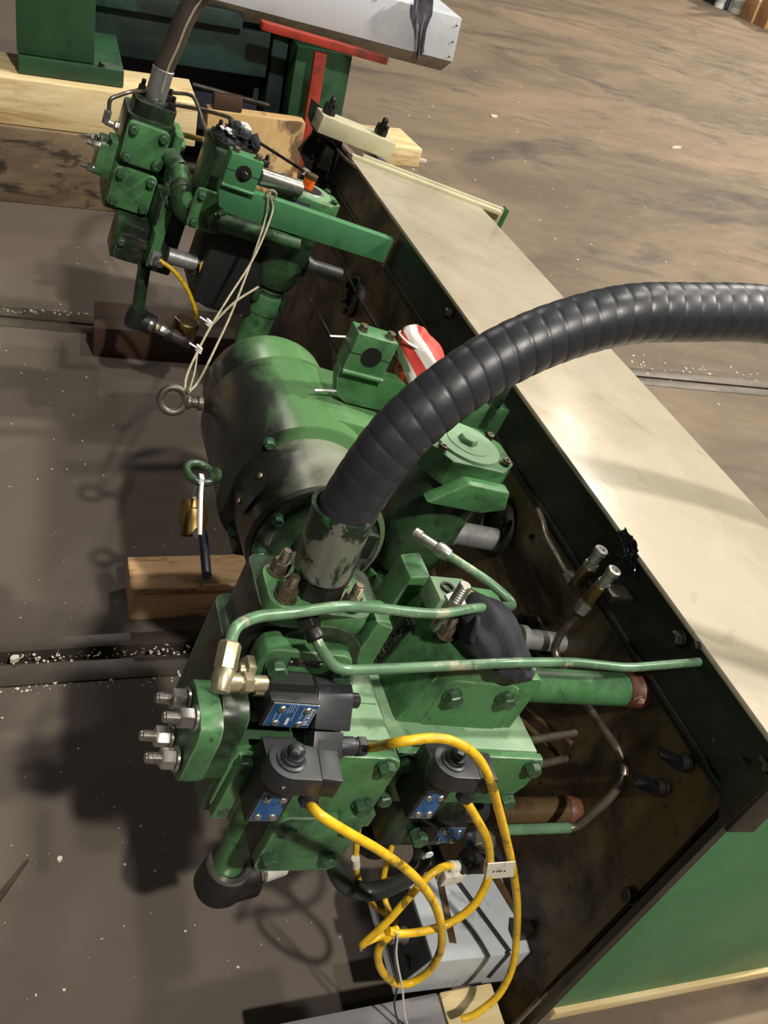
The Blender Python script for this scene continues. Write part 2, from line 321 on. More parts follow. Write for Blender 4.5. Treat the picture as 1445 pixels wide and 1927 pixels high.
def strip(y0, y1, z, name, m, XR=XJ):
    g = G(); g.hexa([(XL, y0(XL), -.1), (XR, y0(XR), -.1), (XR, y1(XR), -.1), (XL, y1(XL), -.1), (XL, y0(XL), z), (XR, y0(XR), z), (XR, y1(XR), z), (XL, y1(XL), z)]); P(fl, name, g, m, .002)
strip(lambda x: 1.328, lambda x: 1.383, .002, 'iron_strip', iron)
strip(lambda x: 1.383, lambda x: 1.402, -.016, 'joint_filler', crud)
strip(lambda x: 1.402, lambda x: 1.418, -.035, 'joint_filler', crud)
strip(lambda x: 1.418, lambda x: 1.454, .004, 'iron_strip', iron)
strip(lambda x: fy(x) - .06, lambda x: fy(x) - .008, .002, 'iron_strip', iron)
strip(lambda x: fy(x) - .008, lambda x: fy(x) + .006, -.03, 'joint_filler', crud)
strip(lambda x: fy(x) + .006, lambda x: fy(x) + .064, .001, 'iron_strip', iron)
chip_m = mat('pale_chips', (206, 200, 184), .8)
g = G()
def chip(x, y, s):
    a = random.uniform(0, 3.1); u = V((math.cos(a), math.sin(a), 0)); w = V((-u.y, u.x, 0)); k = random.uniform(.25, 1)
    g.obox((x, y, s * .3), u * s, w * s * k, V((0, 0, s * .28)))
for i in range(520):
    x, y = random.uniform(-.4, .7), random.uniform(.45, 3.4)
    if 1.32 < y < 1.46 or abs(y - fy(x)) < .07: continue
    chip(x, y, random.choice((.0006, .0008, .001, .0012, .0022)))
for i in range(260): chip(random.uniform(-.3, .5), random.gauss(1.392, .012), random.choice((.0008, .0012, .002, .003)))
for i in range(160): chip(random.uniform(-.3, .5), random.gauss(1.32, .008), random.choice((.0008, .0012, .002, .003)))
for i in range(90): chip(random.uniform(-.2, .2), random.gauss(2.87, .006), random.choice((.001, .002, .003)))
for i in range(300):
    x, y = random.uniform(1.6, 5), random.uniform(2, 7); chip(x, y, random.choice((.0012, .002, .003, .005)))
for i in range(60): x = random.uniform(2.0, 3); chip(x, fy(x) + random.gauss(.09, .03), random.choice((.003, .005)))
S('floor_debris', 'specks of pale grit and chips strewn over the concrete floor', 'debris', g, chip_m, 'W', kind='stuff')
def scrap(px, py, l, w, h, ang, label, m=chip_m, name='debris_chip', cat='debris'):
    p = wat('z', px, py, 0); u = V((math.cos(ang), math.sin(ang), 0)); q = V((-u.y, u.x, 0)); gg = G()
    a = []
    for k in range(7):
        t = 2 * math.pi * k / 7; r = random.uniform(.7, 1.1); a.append(p + u * l * math.cos(t) * r + q * w * math.sin(t) * r)
    gg.ext(a, [V((b.x, b.y, h)) * 1 for b in a]); S(name, label, cat, gg, m, 'W')
scrap(28, 1243, .011, .008, .012, .3, 'white crumb lying in the floor joint at the left frame edge')
scrap(112, 1618, .006, .005, .006, 1, 'square white chip on the dark floor left of the lower pump pipe')
scrap(928, 220, .03, .02, .01, .2, 'largest pale flake on the floor beyond the white cloth-draped tray', name='debris_flake')
scrap(1272, 279, .05, .012, .012, .3, 'thin pale splinter on the far tan floor', name='splinter', cat='splinter')
scrap(793, 304, .012, .03, .014, 1.2, 'white sliver on the floor beside the pale timber end')
g = G(); a, b = wat('z', -12, 1705, 0), wat('z', 52, 1620, 0)
d = (b - a).normalized(); n = V((-d.y, d.x, 0)); g.ext([a - n * .006, a + n * .006, b + n * .001, b - n * .002], [q + V((0, 0, .005)) for q in (a - n * .005, a + n * .005, b + n * .001, b - n * .002)])
S('wood_splinter', 'long brown wood splinter on the floor near the left frame edge', 'splinter', g, wood_dk, 'W')
g = G(); g.tube(cr([wat('z', x, y, .004) for x, y in ((335, 1262), (340, 1273), (362, 1275), (388, 1272))]), .0022, 6)
S('bent_wire', 'short bent white wire lying at the iron joint strip', 'wire', g, sleeve, 'W')
# ================================================================ timbers
def timber(name, label, x0, x1, y0, y1, z0, z1, m, yaw=0, bev=.006):
    c = V(((x0 + x1) / 2, (y0 + y1) / 2, 0)); R = Matrix.Rotation(yaw, 3, 'Z'); g = G(); g.box(x0, x1, y0, y1, z0, z1)
    for v in g.bm.verts: v.co = c + R @ (v.co - c)
    return S(name, label, 'timber', g, m, 'W', bev)
timber('timber_beam', 'thick weathered end timber under the pale beam by the green cabinet', -.9, .335, 3.70, 3.92, 0, .285, wood_old)
timber('timber_beam', 'long pale beam with a black streak, under the dark green cabinet', -1.2, .572, 3.72, 4.02, .287, .45, wood)
wood_str = mat('brown_streaked_timber', (190, 158, 108), .7, layers=[((214, 186, 136), 6, .5, .66, .8, 1), ((84, 58, 36), 4, .52, .58, .9, .5)], bump=(40, .5), stretch=(1.2, 2, .6))
timber('timber_beam', 'brown streaked beam behind the far pump, left of the red stand', .66, 1.075, 4.02, 4.10, .0, .34, wood_str)
timber('timber_offcut', 'brown board standing on the pale beam behind the far pump', .68, .80, 4.03, 4.08, .341, .40, wood_dk)
timber('timber_offcut', 'short pale timber on the floor with the brass valve handle above it', .178, .52, 1.493, 1.60, 0, .098, wood_red)
timber('timber_offcut', 'dark oil-soaked timber under the far pump fittings', .155, .62, 2.60, 2.77, 0, .10, wood_dk, -.06)
def skid(label, a, b, m, z=.14):
    p, q = wat('z', *a, z), wat('z', *b, z); d = (q - p).normalized(); n = V((d.y, -d.x, 0)) * .14; g = G()
    g.hexa([V((w.x, w.y, 0)) for w in (p + n, q + n, q, p)] + [p + n, q + n, q, p]); S('timber_skid', label, 'timber', g, m, 'W', .005)
skid('grey weathered board under the left end of the grey junction box', (520, 1926), (823, 1866), mat('greyed_timber', (128, 126, 128), .7, layers=[((96, 92, 88), 6, .48, .66, .8, 1), ((170, 158, 130), 9, .62, .72, .7)], bump=(40, .4), stretch=(.3, 2, 2)))
skid('pale timber with a round stain under the right end of the grey junction box', (826, 1866), (925, 1848), wood)
p, q = at('y', 998, 1917, .508), at('y', 1445, 1829, .508); e = (q - p).normalized(); q = p + e * 1.1; p = p + e * .045; dn = V((0, 0, -.022)); bk = V((0, .10, 0)); g = G()
g.hexa([p + dn, q + dn, q + dn + bk, p + dn + bk, p, q, q + bk, p + bk]); S('timber_board', 'thin pale board showing under the green tank end', 'timber', g, wood, 'M', .002)
timber('timber_skid', 'timber in shade under the thin board at the tank end', 1.1, 1.9, .58, .68, 0, .10, wood_dk)
timber('timber_block', 'pale block on the floor behind the far cream end block', 1.63, 1.86, 4.62, 4.92, 0, .095, wood, .12)
# ================================================================ tank
tk = T('oil_tank', 'long cream topped oil tank with brown stained side and green end', 'tank', (1.25, 1.8, -1.30))
XW, ZT, Y0, Y1 = 1.02, -.6, .512, 2.78
g = G(); g.box(XW, XW + .012, Y0 + .03, Y1 + .3, -1.33, ZT - .009); P(tk, 'side_plate', g, tank_in)
g = G(); g.box(XW - .010, 1.47, Y0, 2.66, ZT - .009, ZT); P(tk, 'top_plate', g, tank_top, .0015)
# upper black angle along the inside edge
g = G(); g.box(XW - .007, XW, .53, Y1, ZT - .104, ZT - .0095); g.box(XW - .012, XW, .53, Y1, ZT - .108, ZT - .102); P(tk, 'edge_angle', g, tank_blk)
g = G(); g.tube([(XW - .004, .53, ZT - .116), (XW - .004, Y1, ZT - .116)], .0035, 6); P(tk, 'weld_bead', g, tank_blk)
ea, eb = at('y', 998, 1917, .508), at('y', 1445, 1829, .508); ez = lambda x: ea.z + (eb.z - ea.z) * (x - ea.x) / (eb.x - ea.x)
g = G(); g.prism([(XW - .004, ez(XW)), (1.47, ez(1.47)), (1.47, ZT - .009), (XW - .004, ZT - .009)], 'y', Y0 + .004, Y0 + .014); P(tk, 'end_plate', g, green_panel, .001)
g = G(); g.box(XW - .016, XW, Y0, Y0 + .012, -1.30, -.715); P(tk, 'corner_strip', g, tank_blk)
g = G(); g.box(XW - .011, XW + .04, Y0 - .006, Y0 + .004, -.735, -.62); g.prism([(Y0 - .004, -.63), (Y0 + .055, -.655), (Y0 + .055, -.69), (Y0, -.745)], 'x', XW - .014, XW - .001); P(tk, 'corner_bracket', g, tank_blk, .002)
g = G(); g.box(1.458, 1.47, Y0 + .014, 2.66, -1.10, ZT - .0095); P(tk, 'outer_plate', g, cream)
g = G(); g.box(XW + .012, 1.458, Y0 + .02, 2.66, -1.11, -1.09); P(tk, 'bottom_plate', g, tank_blk)
# far end: raised rail, sloped apron, end bracket
g = G(); g.box(XW - .01, 1.545, 2.655, 2.68, ZT - .002, ZT + .010); P(tk, 'rail', g, cream, .001)
g = G(); g.box(1.05, 1.56, 2.68, 2.695, ZT - .05, ZT + .016); P(tk, 'rail_web', g, cream, .001)
g = G(); g.box(1.5605, 1.564, 2.655, 2.695, ZT - .05, ZT + .022); P(tk, 'rail_end', g, green_panel, label='green end of the rail')
g = G(); g.hexa([(1.18, 2.70, ZT - .03), (1.50, 2.70, ZT - .09), (1.50, 2.80, ZT - .09), (1.18, 2.95, ZT - .03), (1.18, 2.70, ZT - .022), (1.50, 2.70, ZT - .082), (1.50, 2.80, ZT - .082), (1.18, 2.95, ZT - .022)]); P(tk, 'apron_sheet', g, dusk)
g = G(); g.prism([(.885, -.515), (.99, -.55), (1.02, -.60), (1.02, -.80), (.93, -.80), (.935, -.70), (.90, -.665), (.925, -.60), (.89, -.565)], 'y', 2.80, 2.815); P(tk, 'end_bracket', g, tank_blk)
for k in range(6): bolt(tk, (.925 + .02 * (k % 3), 2.80, -.60 - .045 * (k // 3) - .02 * (k % 3)), NY, .012, 'hex', darksteel)
g = G(); g.box(.955, 1.005, 2.74, 2.79, -.68, -.615); P(tk, 'terminal_block', g, darksteel, .003)
g = G(); g.box(.90, 1.14, 2.70, 2.785, -.577, -.526); blk_end = P(tk, 'end_block', g, cream, .005)
def castle(t, p, s, par):
    g = G(); g.lathe(p, NZ, [(0, .9 * s), (.9 * s, .9 * s), (.95 * s, .8 * s)], 6)
    for k in range(6):
        a = k * math.pi / 3; u = V((math.cos(a), math.sin(a), 0)); w = V((-u.y, u.x, 0)); g.obox(V(p) + u * .62 * s + NZ * 1.15 * s, u * .2 * s, w * .2 * s, NZ * .22 * s)
    g.cyl(V(p) + NZ * .9 * s, V(p) + NZ * 2.0 * s, .42 * s, 16); g.lathe(V(p) + NZ * 2.0 * s, NZ, [(0, .42 * s), (.25 * s, .3 * s), (.3 * s, .05 * s)], 16)
    P(t, 'castle_nut', g, darksteel, par=par)
castle(tk, (.925, 2.74, -.526), .022, blk_end); castle(tk, (1.095, 2.74, -.526), .022, blk_end)
# bolts, washers and ring flanges on the stained side
for px, py, s in ((1277, 1203, .020), (1312, 1216, .010), (1190, 1685, .020), (845, 590, .018), (857, 660, .014), (1345, 1395, .010), (1000, 1010, .008), (1440, 1440, .02), (758, 545, .012), (1198, 1078, .012)):
    bolt(tk, at('x', px, py, XW - (.012 if py < 1230 and px > 1250 or px in (845,) else .0)), NX, s, 'hex', darksteel)
def wall_ring(px, py, ro, ri):
    p = at('x', px, py, XW); g = G(); g.lathe(p, NX, [(0, ro), (.014, ro), (.018, ro - .004), (.018, ri), (0, ri)], 32, False); r = P(tk, 'ring_flange', g, tank_blk)
    for k in range(6):
        a = k * math.pi / 3 + .3; bolt(tk, p + V((-.018, math.cos(a) * (ro + ri) / 2, math.sin(a) * (ro + ri) / 2)), NX, .010, 'cap', darksteel, par=r)
wall_ring(935, 988, .060, .028); wall_ring(1008, 1205, .045, .030); wall_ring(670, 560, .055, .03)
g = G(); g.blob(at('x', 1180, 1040, XW - .012), (.008, 0, 0), (0, .032, .012), (0, -.006, .016), .5, 2.4, 3); P(tk, 'sealant_smear', g, mat('glossy_black_sealant', (16, 16, 17), .15))
# ================================================================ background machine
cab = T('machine_cabinet', 'tall dark green cabinet standing on the pale beam', 'machine', (.06, 4.0, .45), 'W')
g = G(); g.box(-.07, .195, 3.80, 4.2, .515, 1.3); P(cab, 'cabinet_body', g, green_far, .004)
g = G(); g.box(-.066, .30, 3.78, 4.25, .452, .512); P(cab, 'foot_plate', g, green_far, .004)
bolt(cab, (.22, 3.80, .512), NZ, .02, 'hex', darksteel)
fr = T('machine_bed', 'dark teal machine bed behind the far pumps', 'machine', (.7, 4.4, .0), 'W')
g = G(); g.box(.2, .93, 4.26, 4.4, .43, .61); P(fr, 'lower_beam', g, teal, .006)
g = G(); g.box(.2, .80, 4.22, 4.4, .615, .68); P(fr, 'upper_beam', g, teal, .006)
g = G(); g.box(.95, 1.02, 4.3, 4.42, .0, .60); P(fr, 'column', g, teal, .006)
g = G(); g.box(1.03, 1.275, 4.18, 4.42, .0, .60); P(fr, 'column_box', g, green_far, .006)
g = G(); g.box(.2, 1.28, 4.42, 4.5, .0, .60); P(fr, 'back_panel', g, dusk)
g = G(); g.cyl((.60, 4.12, .40), (.93, 4.12, .36), .012, 10); P(fr, 'rod', g, darksteel)
st = T('tray_stand', 'red steel stand carrying the white tray', 'stand', (1.105, 4.05, 0), 'W')
g = G(); g.prism([(1.085, 0), (1.15, 0), (1.137, .30), (1.132, .61), (1.082, .61), (1.085, .30)], 'y', 4.075, 4.105); P(st, 'post', g, red, .002)
g = G(); g.prism(rect(.845, 1.40, 4.065, 4.112, .012, 2), 'z', .607, .638)
for v in g.bm.verts: v.co.z += -(v.co.x - 1.4) * .10
P(st, 'head_plate', g, red, .003)
g = G(); g.box(1.0, 1.3, 4.06, 4.165, .0, .012); P(st, 'base_plate', g, red, .002)
tr = T('metal_tray', 'long white metal tray cover resting on the red stand', 'tray', (1.1, 4.1, .65), 'W')
def tw(x, y, z): return V((x, y + .1 + (1.7 - x) * .12, z + (1.7 - x) * .052))
g = G(); g.hexa([tw(-.3, 4.0, .655), tw(1.70, 4.0, .655), tw(1.70, 4.3, .655), tw(-.3, 4.3, .655), tw(-.3, 4.0, .83), tw(1.695, 4.0, .83), tw(1.695, 4.3, .83), tw(-.3, 4.3, .83)]); P(tr, 'tray_body', g, tray_m, .003)
g = G(); g.hexa([tw(-.3, 4.045, .60), tw(1.675, 4.045, .60), tw(1.675, 4.26, .60), tw(-.3, 4.26, .60), tw(-.3, 4.002, .6545), tw(1.698, 4.002, .6545), tw(1.698, 4.3, .6545), tw(-.3, 4.3, .6545)]); P(tr, 'tray_lip', g, tray_u, .002)
for x, z in ((1.68, .675), (1.68, .735), (1.68, .80), (1.32, .815), (1.655, .628)): bolt(tr, tw(x, 3.999 if z > .65 else 4.02, z), NY, .010, 'dome', steel, name='rivet')
g = G(); pts = []
for i in range(15):
    t = i / 14; row = []
    for j in range(9):
        s = j / 8 - .5; w = .050 * (1 - .62 * min(1, max(0, t - .35) / .25))
        row.append(V((1.50 + .03 * t + s * 1.7 * w + .012 * t + .008 * noise.noise(V((s * 4, t * 4, 0))), 4.1 + (1.7 - 1.5) * .12 - .012 - .016 * math.sin(s * 13 + t * 2) * (1 - .3 * t) - .010, .90 - .27 * t * (1 - .35 * abs(s))))); 
    pts.append(g.vs(row))
for a, b in zip(pts, pts[1:]):
    for j in range(8): g.f([a[j], a[j + 1], b[j + 1], b[j]])
r = bmesh.ops.solidify(g.bm, geom=g.bm.faces[:], thickness=.004)
S('cloth', 'grey cloth hanging over the front of the white tray', 'cloth', g, rag_g, 'W', smooth=80)
# far corner of the hall
def bottle(px, py, r, h, label):
    p = wat('z', px, py, 0); b = T('gas_bottle', label, 'gas bottle', p, 'W')
    g = G(); g.lathe(p, NZ, [(0, r * .82), (.05, r * .82), (.05, r * .76), (.08, r * .8), (.14, r), (h - .2, r), (h - .08, r * .75), (h, r * .35)], 28); P(b, 'body', g, gas)
    g = G(); g.lathe(p, NZ, [(0, r * .84), (.055, r * .84), (.055, r * .7)], 28, False); P(b, 'foot_ring', g, pvc_w)
    g = G(); g.lathe(p + NZ * h, NZ, [(0, r * .3), (.06, r * .3), (.06, r * .18), (.14, r * .18)], 14); P(b, 'valve', g, brass)
bottle(1352, 14, .085, .9, 'left one of two pale gas bottles by the far wall'); bottle(1382, 24, .095, .95, 'right one of two pale gas bottles, beside the grey leg')
p = wat('z', 1318, 6, 0)
g = G(); g.box(p.x - 1.0, p.x + .18, p.y + .3, p.y + .5, .02, .14); S('steel_channel', 'pale steel channel on the floor left of the gas bottles', 'channel', g, tray_u, 'W', .01)
p = wat('z', 1408, 38, 0); rk = T('storage_rack', 'grey rack with a dark recess beside the gas bottles', 'rack', p, 'W')
g = G(); g.box(p.x - .05, p.x + .02, p.y + .40, p.y + .449, 0, 1.6); P(rk, 'leg', g, tray_m)
g = G(); g.box(p.x - .10, p.x + 2.2, p.y + .45, p.y + 1.2, 0, .30); P(rk, 'recess', g, dusk)
g = G(); g.box(p.x - .10, p.x + 2.2, p.y + .45, p.y + 1.2, .30, .62); P(rk, 'panel', g, tray_m)
p = wat('z', 1420, 42, 0)
def carton(px, py, w, d, h, label):
    p = wat('z', px, py, 0); c = T('cardboard_box', label, 'box', p, 'W')
    g = G(); g.box(p.x, p.x + w, p.y, p.y + d, 0, h); P(c, 'carton', g, card, .004)
    g = G(); g.box(p.x + .005, p.x + w - .005, p.y + .01, p.y + d - .01, h, h + .02); P(c, 'lid_flaps', g, tray_m)
    g = G(); g.box(p.x + w * .45, p.x + w * .52, p.y - .004, p.y, .02, h - .01); P(c, 'tape', g, wood_red)
carton(1412, 43, .24, .3, .26, 'smaller brown cardboard box right of the grey rack leg')
carton(1437, 54, .4, .35, .42, 'taller brown cardboard box cut off by the frame edge')
g = G(); g.box(9, 30, 16.2, 16.4, 0, 2.2); S('wall_back', 'dark blue grey far wall', None, g, dusk, 'W', kind='structure')
# ================================================================ pump A (left, near)
def plate_y(t, x0, x1, z0, z1, y, th, m, name='cover_plate', c=.012, bolts=(), bs=.017, bm=None, bev=.0025):
    g = G(); g.prism(rect(x0, x1, z0, z1, c, 1), 'y', y, y + th); o = P(t, name, g, m, bev)
    for bx, bz in bolts: bolt(t, (bx, y, bz), NY, bs, 'hex', bm or bolt_grn, par=o)
    return o
pa = T('hydraulic_pump', 'green pump under the big black hose, two blue-plated valves on its front', 'pump', (.47, .74, -.98))
g = G(); g.prism(rect(.372, .53, .715, .815, .016, 3), 'z', -.75, -.640); P(pa, 'port_block', g, green_dirty, .006)
g = G(); g.prism(rect(.36, .52, .69, .83, .02, 3), 'z', -.90, -.72); P(pa, 'pump_housing', g, green_dirty, .005)
g = G(); g.cyl((.452, .70, -.70), (.452, .83, -.70), .062, 32); P(pa, 'cam_ring_barrel', g, green_dirty, .006)
g = G(); g.prism(rect(.375, .50, .702, .778, .02, 3), 'z', -.650, -.622); fpa = P(pa, 'port_flange', g, green, .003)
for bx in (.394, .472):
    for by in (.720, .762): bolt(pa, (bx, by, -.622), NZ, .019, 'nut', bolt_stl, 'stud_nut', fpa)
g = G(); g.cyl((.500, .742, -.66), (.535, .742, -.66), .026, 20); g.prism([(.50, -.69), (.528, -.70), (.528, -.63), (.505, -.625)], 'y', .70, .73); P(pa, 'side_boss', g, green, .003)
up = plate_y(pa, .378, .490, -.772, -.662, .680, .03, green, 'front_cover', .016, [(.399, -.686), (.397, -.754), (.478, -.686), (.478, -.754)], .02)
g = G(); g.box(.412, .450, .6785, .680, -.683, -.671); np_ = P(pa, 'nameplate', g, darksteel, .0004, 'small dark engraved nameplate')
g = G(); g.text('SERIES 10', (.431, .678, -.6745), (1, 0, 0), (0, 0, 1), .0052, .0003); g.text('022 93', (.431, .678, -.680), (1, 0, 0), (0, 0, 1), .0052, .0003); P(pa, 'engraving', g, steel, par=np_)
for x in (.4135, .4485): bolt(pa, (x, .6785, -.677), NY, .004, 'dome', steel, 'rivet', np_)
# middle block with its pale top
g = G(); g.prism(rect(.368, .52, .635, .80, .006, 1), 'z', -.885, -.772); P(pa, 'valve_block', g, green_dirty, .003)
g = G(); g.prism([(.495, -.747), (.558, -.747), (.578, -.77), (.585, -.80), (.585, -.885), (.495, -.885)], 'y', .636, .785); P(pa, 'manifold_block', g, green_pale, .002)
g = G(); g.box(.50, .556, .69, .694, -.747, -.744); P(pa, 'cast_ridge', g, green_pale, .001)
plate_y(pa, .372, .585, -.872, -.768, .626, .012, green, 'middle_cover', .014, [(.388, -.783), (.563, -.779), (.387, -.856), (.564, -.852)], .019)
g = G(); g.prism([(.377, -.770), (.399, -.770), (.399, -.868), (.374, -.868)], 'y', .612, .627); P(pa, 'edge_lug', g, green, .002)
g = G(); g.prism(rect(.47, .565, .64, .79, .006, 1), 'z', -.99, -.885); P(pa, 'lower_block', g, green_dirty, .003)
plate_y(pa, .468, .585, -.990, -.880, .622, .018, green, 'lower_cover', .014, [(.482, -.893), (.563, -.89), (.481, -.957), (.561, -.956)], .018)
g = G(); g.prism([(.54, -.885), (.585, -.885), (.585, -.86), (.575, -.85), (.55, -.868)], 'y', .615, .63); P(pa, 'lug', g, green, .002)
# left inlet flange with four nuts
g = G(); g.prism([(y, z) for y, z in rect(.606, .686, -.808, -.712, .018, 1)], 'x', .314, .340); fl_ = P(pa, 'inlet_flange', g, green, .004)
for y, z in ((.664, -.733), (.628, -.721), (.664, -.794), (.628, -.786)): bolt(pa, (.312, y, z), NX, .020, 'nut', zinc, 'stud_nut', fl_)
g = G(); g.prism([(y, z) for y, z in rect(.625, .70, -.83, -.71, .02, 2)], 'x', .340, .372); P(pa, 'inlet_adapter', g, green_dirty, .005)
# bottom outlet pipe
g = G(); g.cyl((.487, .70, -1.105), (.478, .70, -.95), .021, 22); P(pa, 'drain_pipe', g, green, 0)
# small flat zinc nut on its left
g = G(); q = at('x', 468, 1262, .365); g.lathe(q + V((.003, 0, 0)), NX, [(0, .017), (.009, .017)], 6); g.cyl(q, q + V((-.012, 0, 0)), .008, 12); P(pa, 'plug', g, zinc_y, .001)
# ================================================================ pump B (right, near)
pb = T('hydraulic_pump', 'green pump nearest the tank with cast lettering and a black rag on top', 'pump', (.72, .76, -.97))
g = G(); g.prism([(.60, -.80), (.625, -.69), (.64, -.672), (.765, -.672), (.775, -.80)], 'y', .70, .855); P(pb, 'pump_housing', g, green, .008)
g = G(); g.prism(rect(.612, .78, .70, .85, .012, 2), 'z', -.93, -.79); P(pb, 'lower_housing', g, green_dirty, .005)
# recessed lettering panel on the slanted side
s0, s1 = V((.601, 0, -.795)), V((.623, 0, -.695)); sd = (s1 - s0).normalized(); nn = V((-sd.z, 0, sd.x))
g = G(); g.obox((s0 + s1) / 2 + V((0, .800, 0)) + nn * .0002, V((0, .014, 0)), sd * .046, nn * .0012); lp = P(pb, 'letter_panel', g, green_dirty, .0006)
g = G(); g.text('DENISON', (s0 + s1) / 2 + V((0, .800, 0)) + nn * .0022, sd, (0, 1, 0), .0195, .0014); P(pb, 'cast_letters', g, green_dirty, par=lp)
# open flange rim on top with studs
g = G(); g.ring((.685, .790, -.672), NZ, .058, .040, .006, 36); fpb = P(pb, 'port_rim', g, darksteel, .001)
g = G(); g.cyl((.685, .79, -.6715), (.685, .79, -.669), .040, 28); P(pb, 'port_recess', g, blk)
for px, py, z in ((836, 1195, -.668), (858, 1180, -.668), (930, 1180, -.668)): bolt(pb, at('z', px, py, z), NZ, .018, 'nut', bolt_stl, 'stud_nut', fpb)
p = at('z', 832, 1172, -.66); g = G(); g.cyl(p - NZ * .01, p + NZ * .028, .013, 14); g.lathe(p + NZ * .028, NZ, [(0, .015), (.012, .015)], 6)
pr = []
for i in range(7): pr += [(.04 + i * .004, .0085), (.042 + i * .004, .007)]
g.lathe(p, NZ, pr, 14); P(pb, 'threaded_stud', g, steel)
g = G(); g.obox(at('z', 840, 1125, -.640), (.026, .002, 0), (0, .022, 0), (0, 0, .016)); sq = P(pb, 'port_cap', g, green_pale, .002)
p = at('z', 844, 1104, -.620); g = G(); g.ring(p - V((0, 0, .003)), NZ, .010, .0065, .003, 20); P(pb, 'port_hole', g, darksteel, par=sq)
g = G(); g.cyl(at('z', 862, 1130, -.66), at('z', 885, 1125, -.655), .014, 18); P(pb, 'brass_plug', g, brass, .001)
g = G(); g.prism([(.60, -.80), (.612, -.66), (.64, -.652), (.645, -.70), (.64, -.80)], 'y', .835, .885); P(pb, 'rear_lug', g, green, .005)
ub = plate_y(pb, .640, .756, -.824, -.702, .698, .022, green, 'front_cover', .014, [(.658, -.727), (.737, -.723), (.658, -.804), (.737, -.806)], .02)
g = G(); g.prism(rect(.756, .785, -.80, -.69, .008, 1), 'y', .702, .80); P(pb, 'outlet_block', g, green, .003)
g = G(); g.prism([(.585, -.785), (.812, -.785), (.822, -.80), (.822, -.85), (.805, -.885), (.585, -.885)], 'y', .664, .80); P(pb, 'valve_block', g, green_pale, .002)
g = G(); g.prism([(.594, -.787), (.818, -.787), (.824, -.80), (.822, -.845), (.800, -.884), (.592, -.884)], 'y', .652, .6635); lc = P(pb, 'lower_cover', g, green, .0025)
for q in ((.805, -.800), (.801, -.868), (.704, -.795), (.608, -.800), (.610, -.869)): bolt(pb, (q[0], .652, q[1]), NY, .019, 'hex', bolt_grn, par=lc)
bolt(pb, at('y', 886, 1432, .652), NY, .015, 'hex', bolt_grn, par=lc)
g = G(); g.prism(rect(.665, .77, .665, .80, .006, 1), 'z', -1.0, -.885); P(pb, 'lower_block', g, green_dirty, .003)
bolt(pb, at('y', 785, 1568, .66), NY, .022, 'hex', bolt_grn)
# pipe to the tank
g = G(); g.lathe((.783, .752, -.752), (1, 0, .05), [(0, .029), (.012, .029), (.016, .0245), (.205, .0245)], 28); op = P(pb, 'outlet_pipe', g, green, 0)
g = G(); g.lathe((.985, .752, -.742), (1, 0, .05), [(0, .0247), (0, .0262), (.026, .0262), (.030, .029), (.034, .029)], 28); P(pb, 'rusty_collar', g, rust_red, par=op, label='rust-brown pipe end at the tank')
g = G(); g.lathe(at('x', 975, 1200, .93), (1, 0, 0), [(0, .022), (.012, .022), (.012, .017), (.09, .017)], 24); P(pb, 'steel_nipple', g, galv)
for px, py, L in ((1000, 1398, .09), (1000, 1448, .075)):
    q = at('y', px, py, .70); g = G(); g.tube([q - V((.02, 0, 0)), q + V((L - .01, .015, .01))], .006, 10); g.lathe(q - V((.022, 0, 0)), (1, 0, .1), [(0, .010), (.016, .010)], 6); P(pb, 'drain_tube', g, tube_stl)
# ================================================================ solenoid valves
def blue_plate(t, x0, x1, z0, z1, y, cut=False, text=False):
    poly = rect(x0, x1, z0, z1)
    if cut: poly = [(x0, z0), (x1 - .012, z0), (x1 + .004, (z0 + z1) / 2 - .004), (x1 - .002, z1), (x0, z1)]
    g = G(); g.prism(poly, 'y', y - .001, y); r = P(t, 'label_rim', g, alu)
    cx, cz = sum(p[0] for p in poly) / len(poly), sum(p[1] for p in poly) / len(poly)
    g = G(); g.prism([(cx + (a - cx) * .95, cz + (b - cz) * .94) for a, b in poly], 'y', y - .0016, y - .001); bp = P(t, 'label_plate', g, blue)
    w, h = x1 - x0, z1 - z0
    for fx, fz in ((.22, .78), (.78, .78), (.22, .18), (.74, .18)):
        bolt(t, (x0 + fx * w, y - .0014, z0 + fz * h), NY, .010, 'dome', zinc, 'screw', bp)
    if text:
        g = G(); yy = y - .0019
        g.text('VICKERS', (x1 - .0065, yy, cz), (0, 0, 1), (-1, 0, 0), .0072, .0002)
        for a, b, c, d in ((x1 - .0108, z0 + .006, .0005, h - .012), (x1 - .0026, z0 + .006, .0005, h - .012), (x1 - .0108, z0 + .006, .0086, .0006), (x1 - .0108, z1 - .0066, .0086, .0006)): g.box(a, a + c, yy - .0002, yy, b, b + d)
        for i, (fx, a, b) in enumerate(((.36, .62, .95), (.41, .62, .95), (.46, .66, .95), (.53, .3, .95), (.14, .3, .62), (.24, .3, .6), (.68, .4, .9), (.72, .4, .6))): g.box(x0 + fx * w, x0 + fx * w + .0005, yy - .0002, yy, z0 + a * h, z0 + b * h)
        g.box(x0 + .42 * w, x0 + .49 * w, yy - .0002, yy, z0 + .12 * h, z0 + .42 * h)
        P(t, 'label_print', g, white, par=bp)
def gland(t, p, d, L=.026, r=.0105, par=None):
    g = G(); g.lathe(p, d, [(0, r), (L * .55, r), (L * .6, r * .86), (L * .7, r * .86)], 20); g.lathe(V(p) + V(d).normalized() * L * .7, d, [(0, r * 1.08), (L * .3, r * 1.08), (L * .36, r * .9)], 6)
    return P(t, 'cable_gland', g, plastic, .0004, par=par)
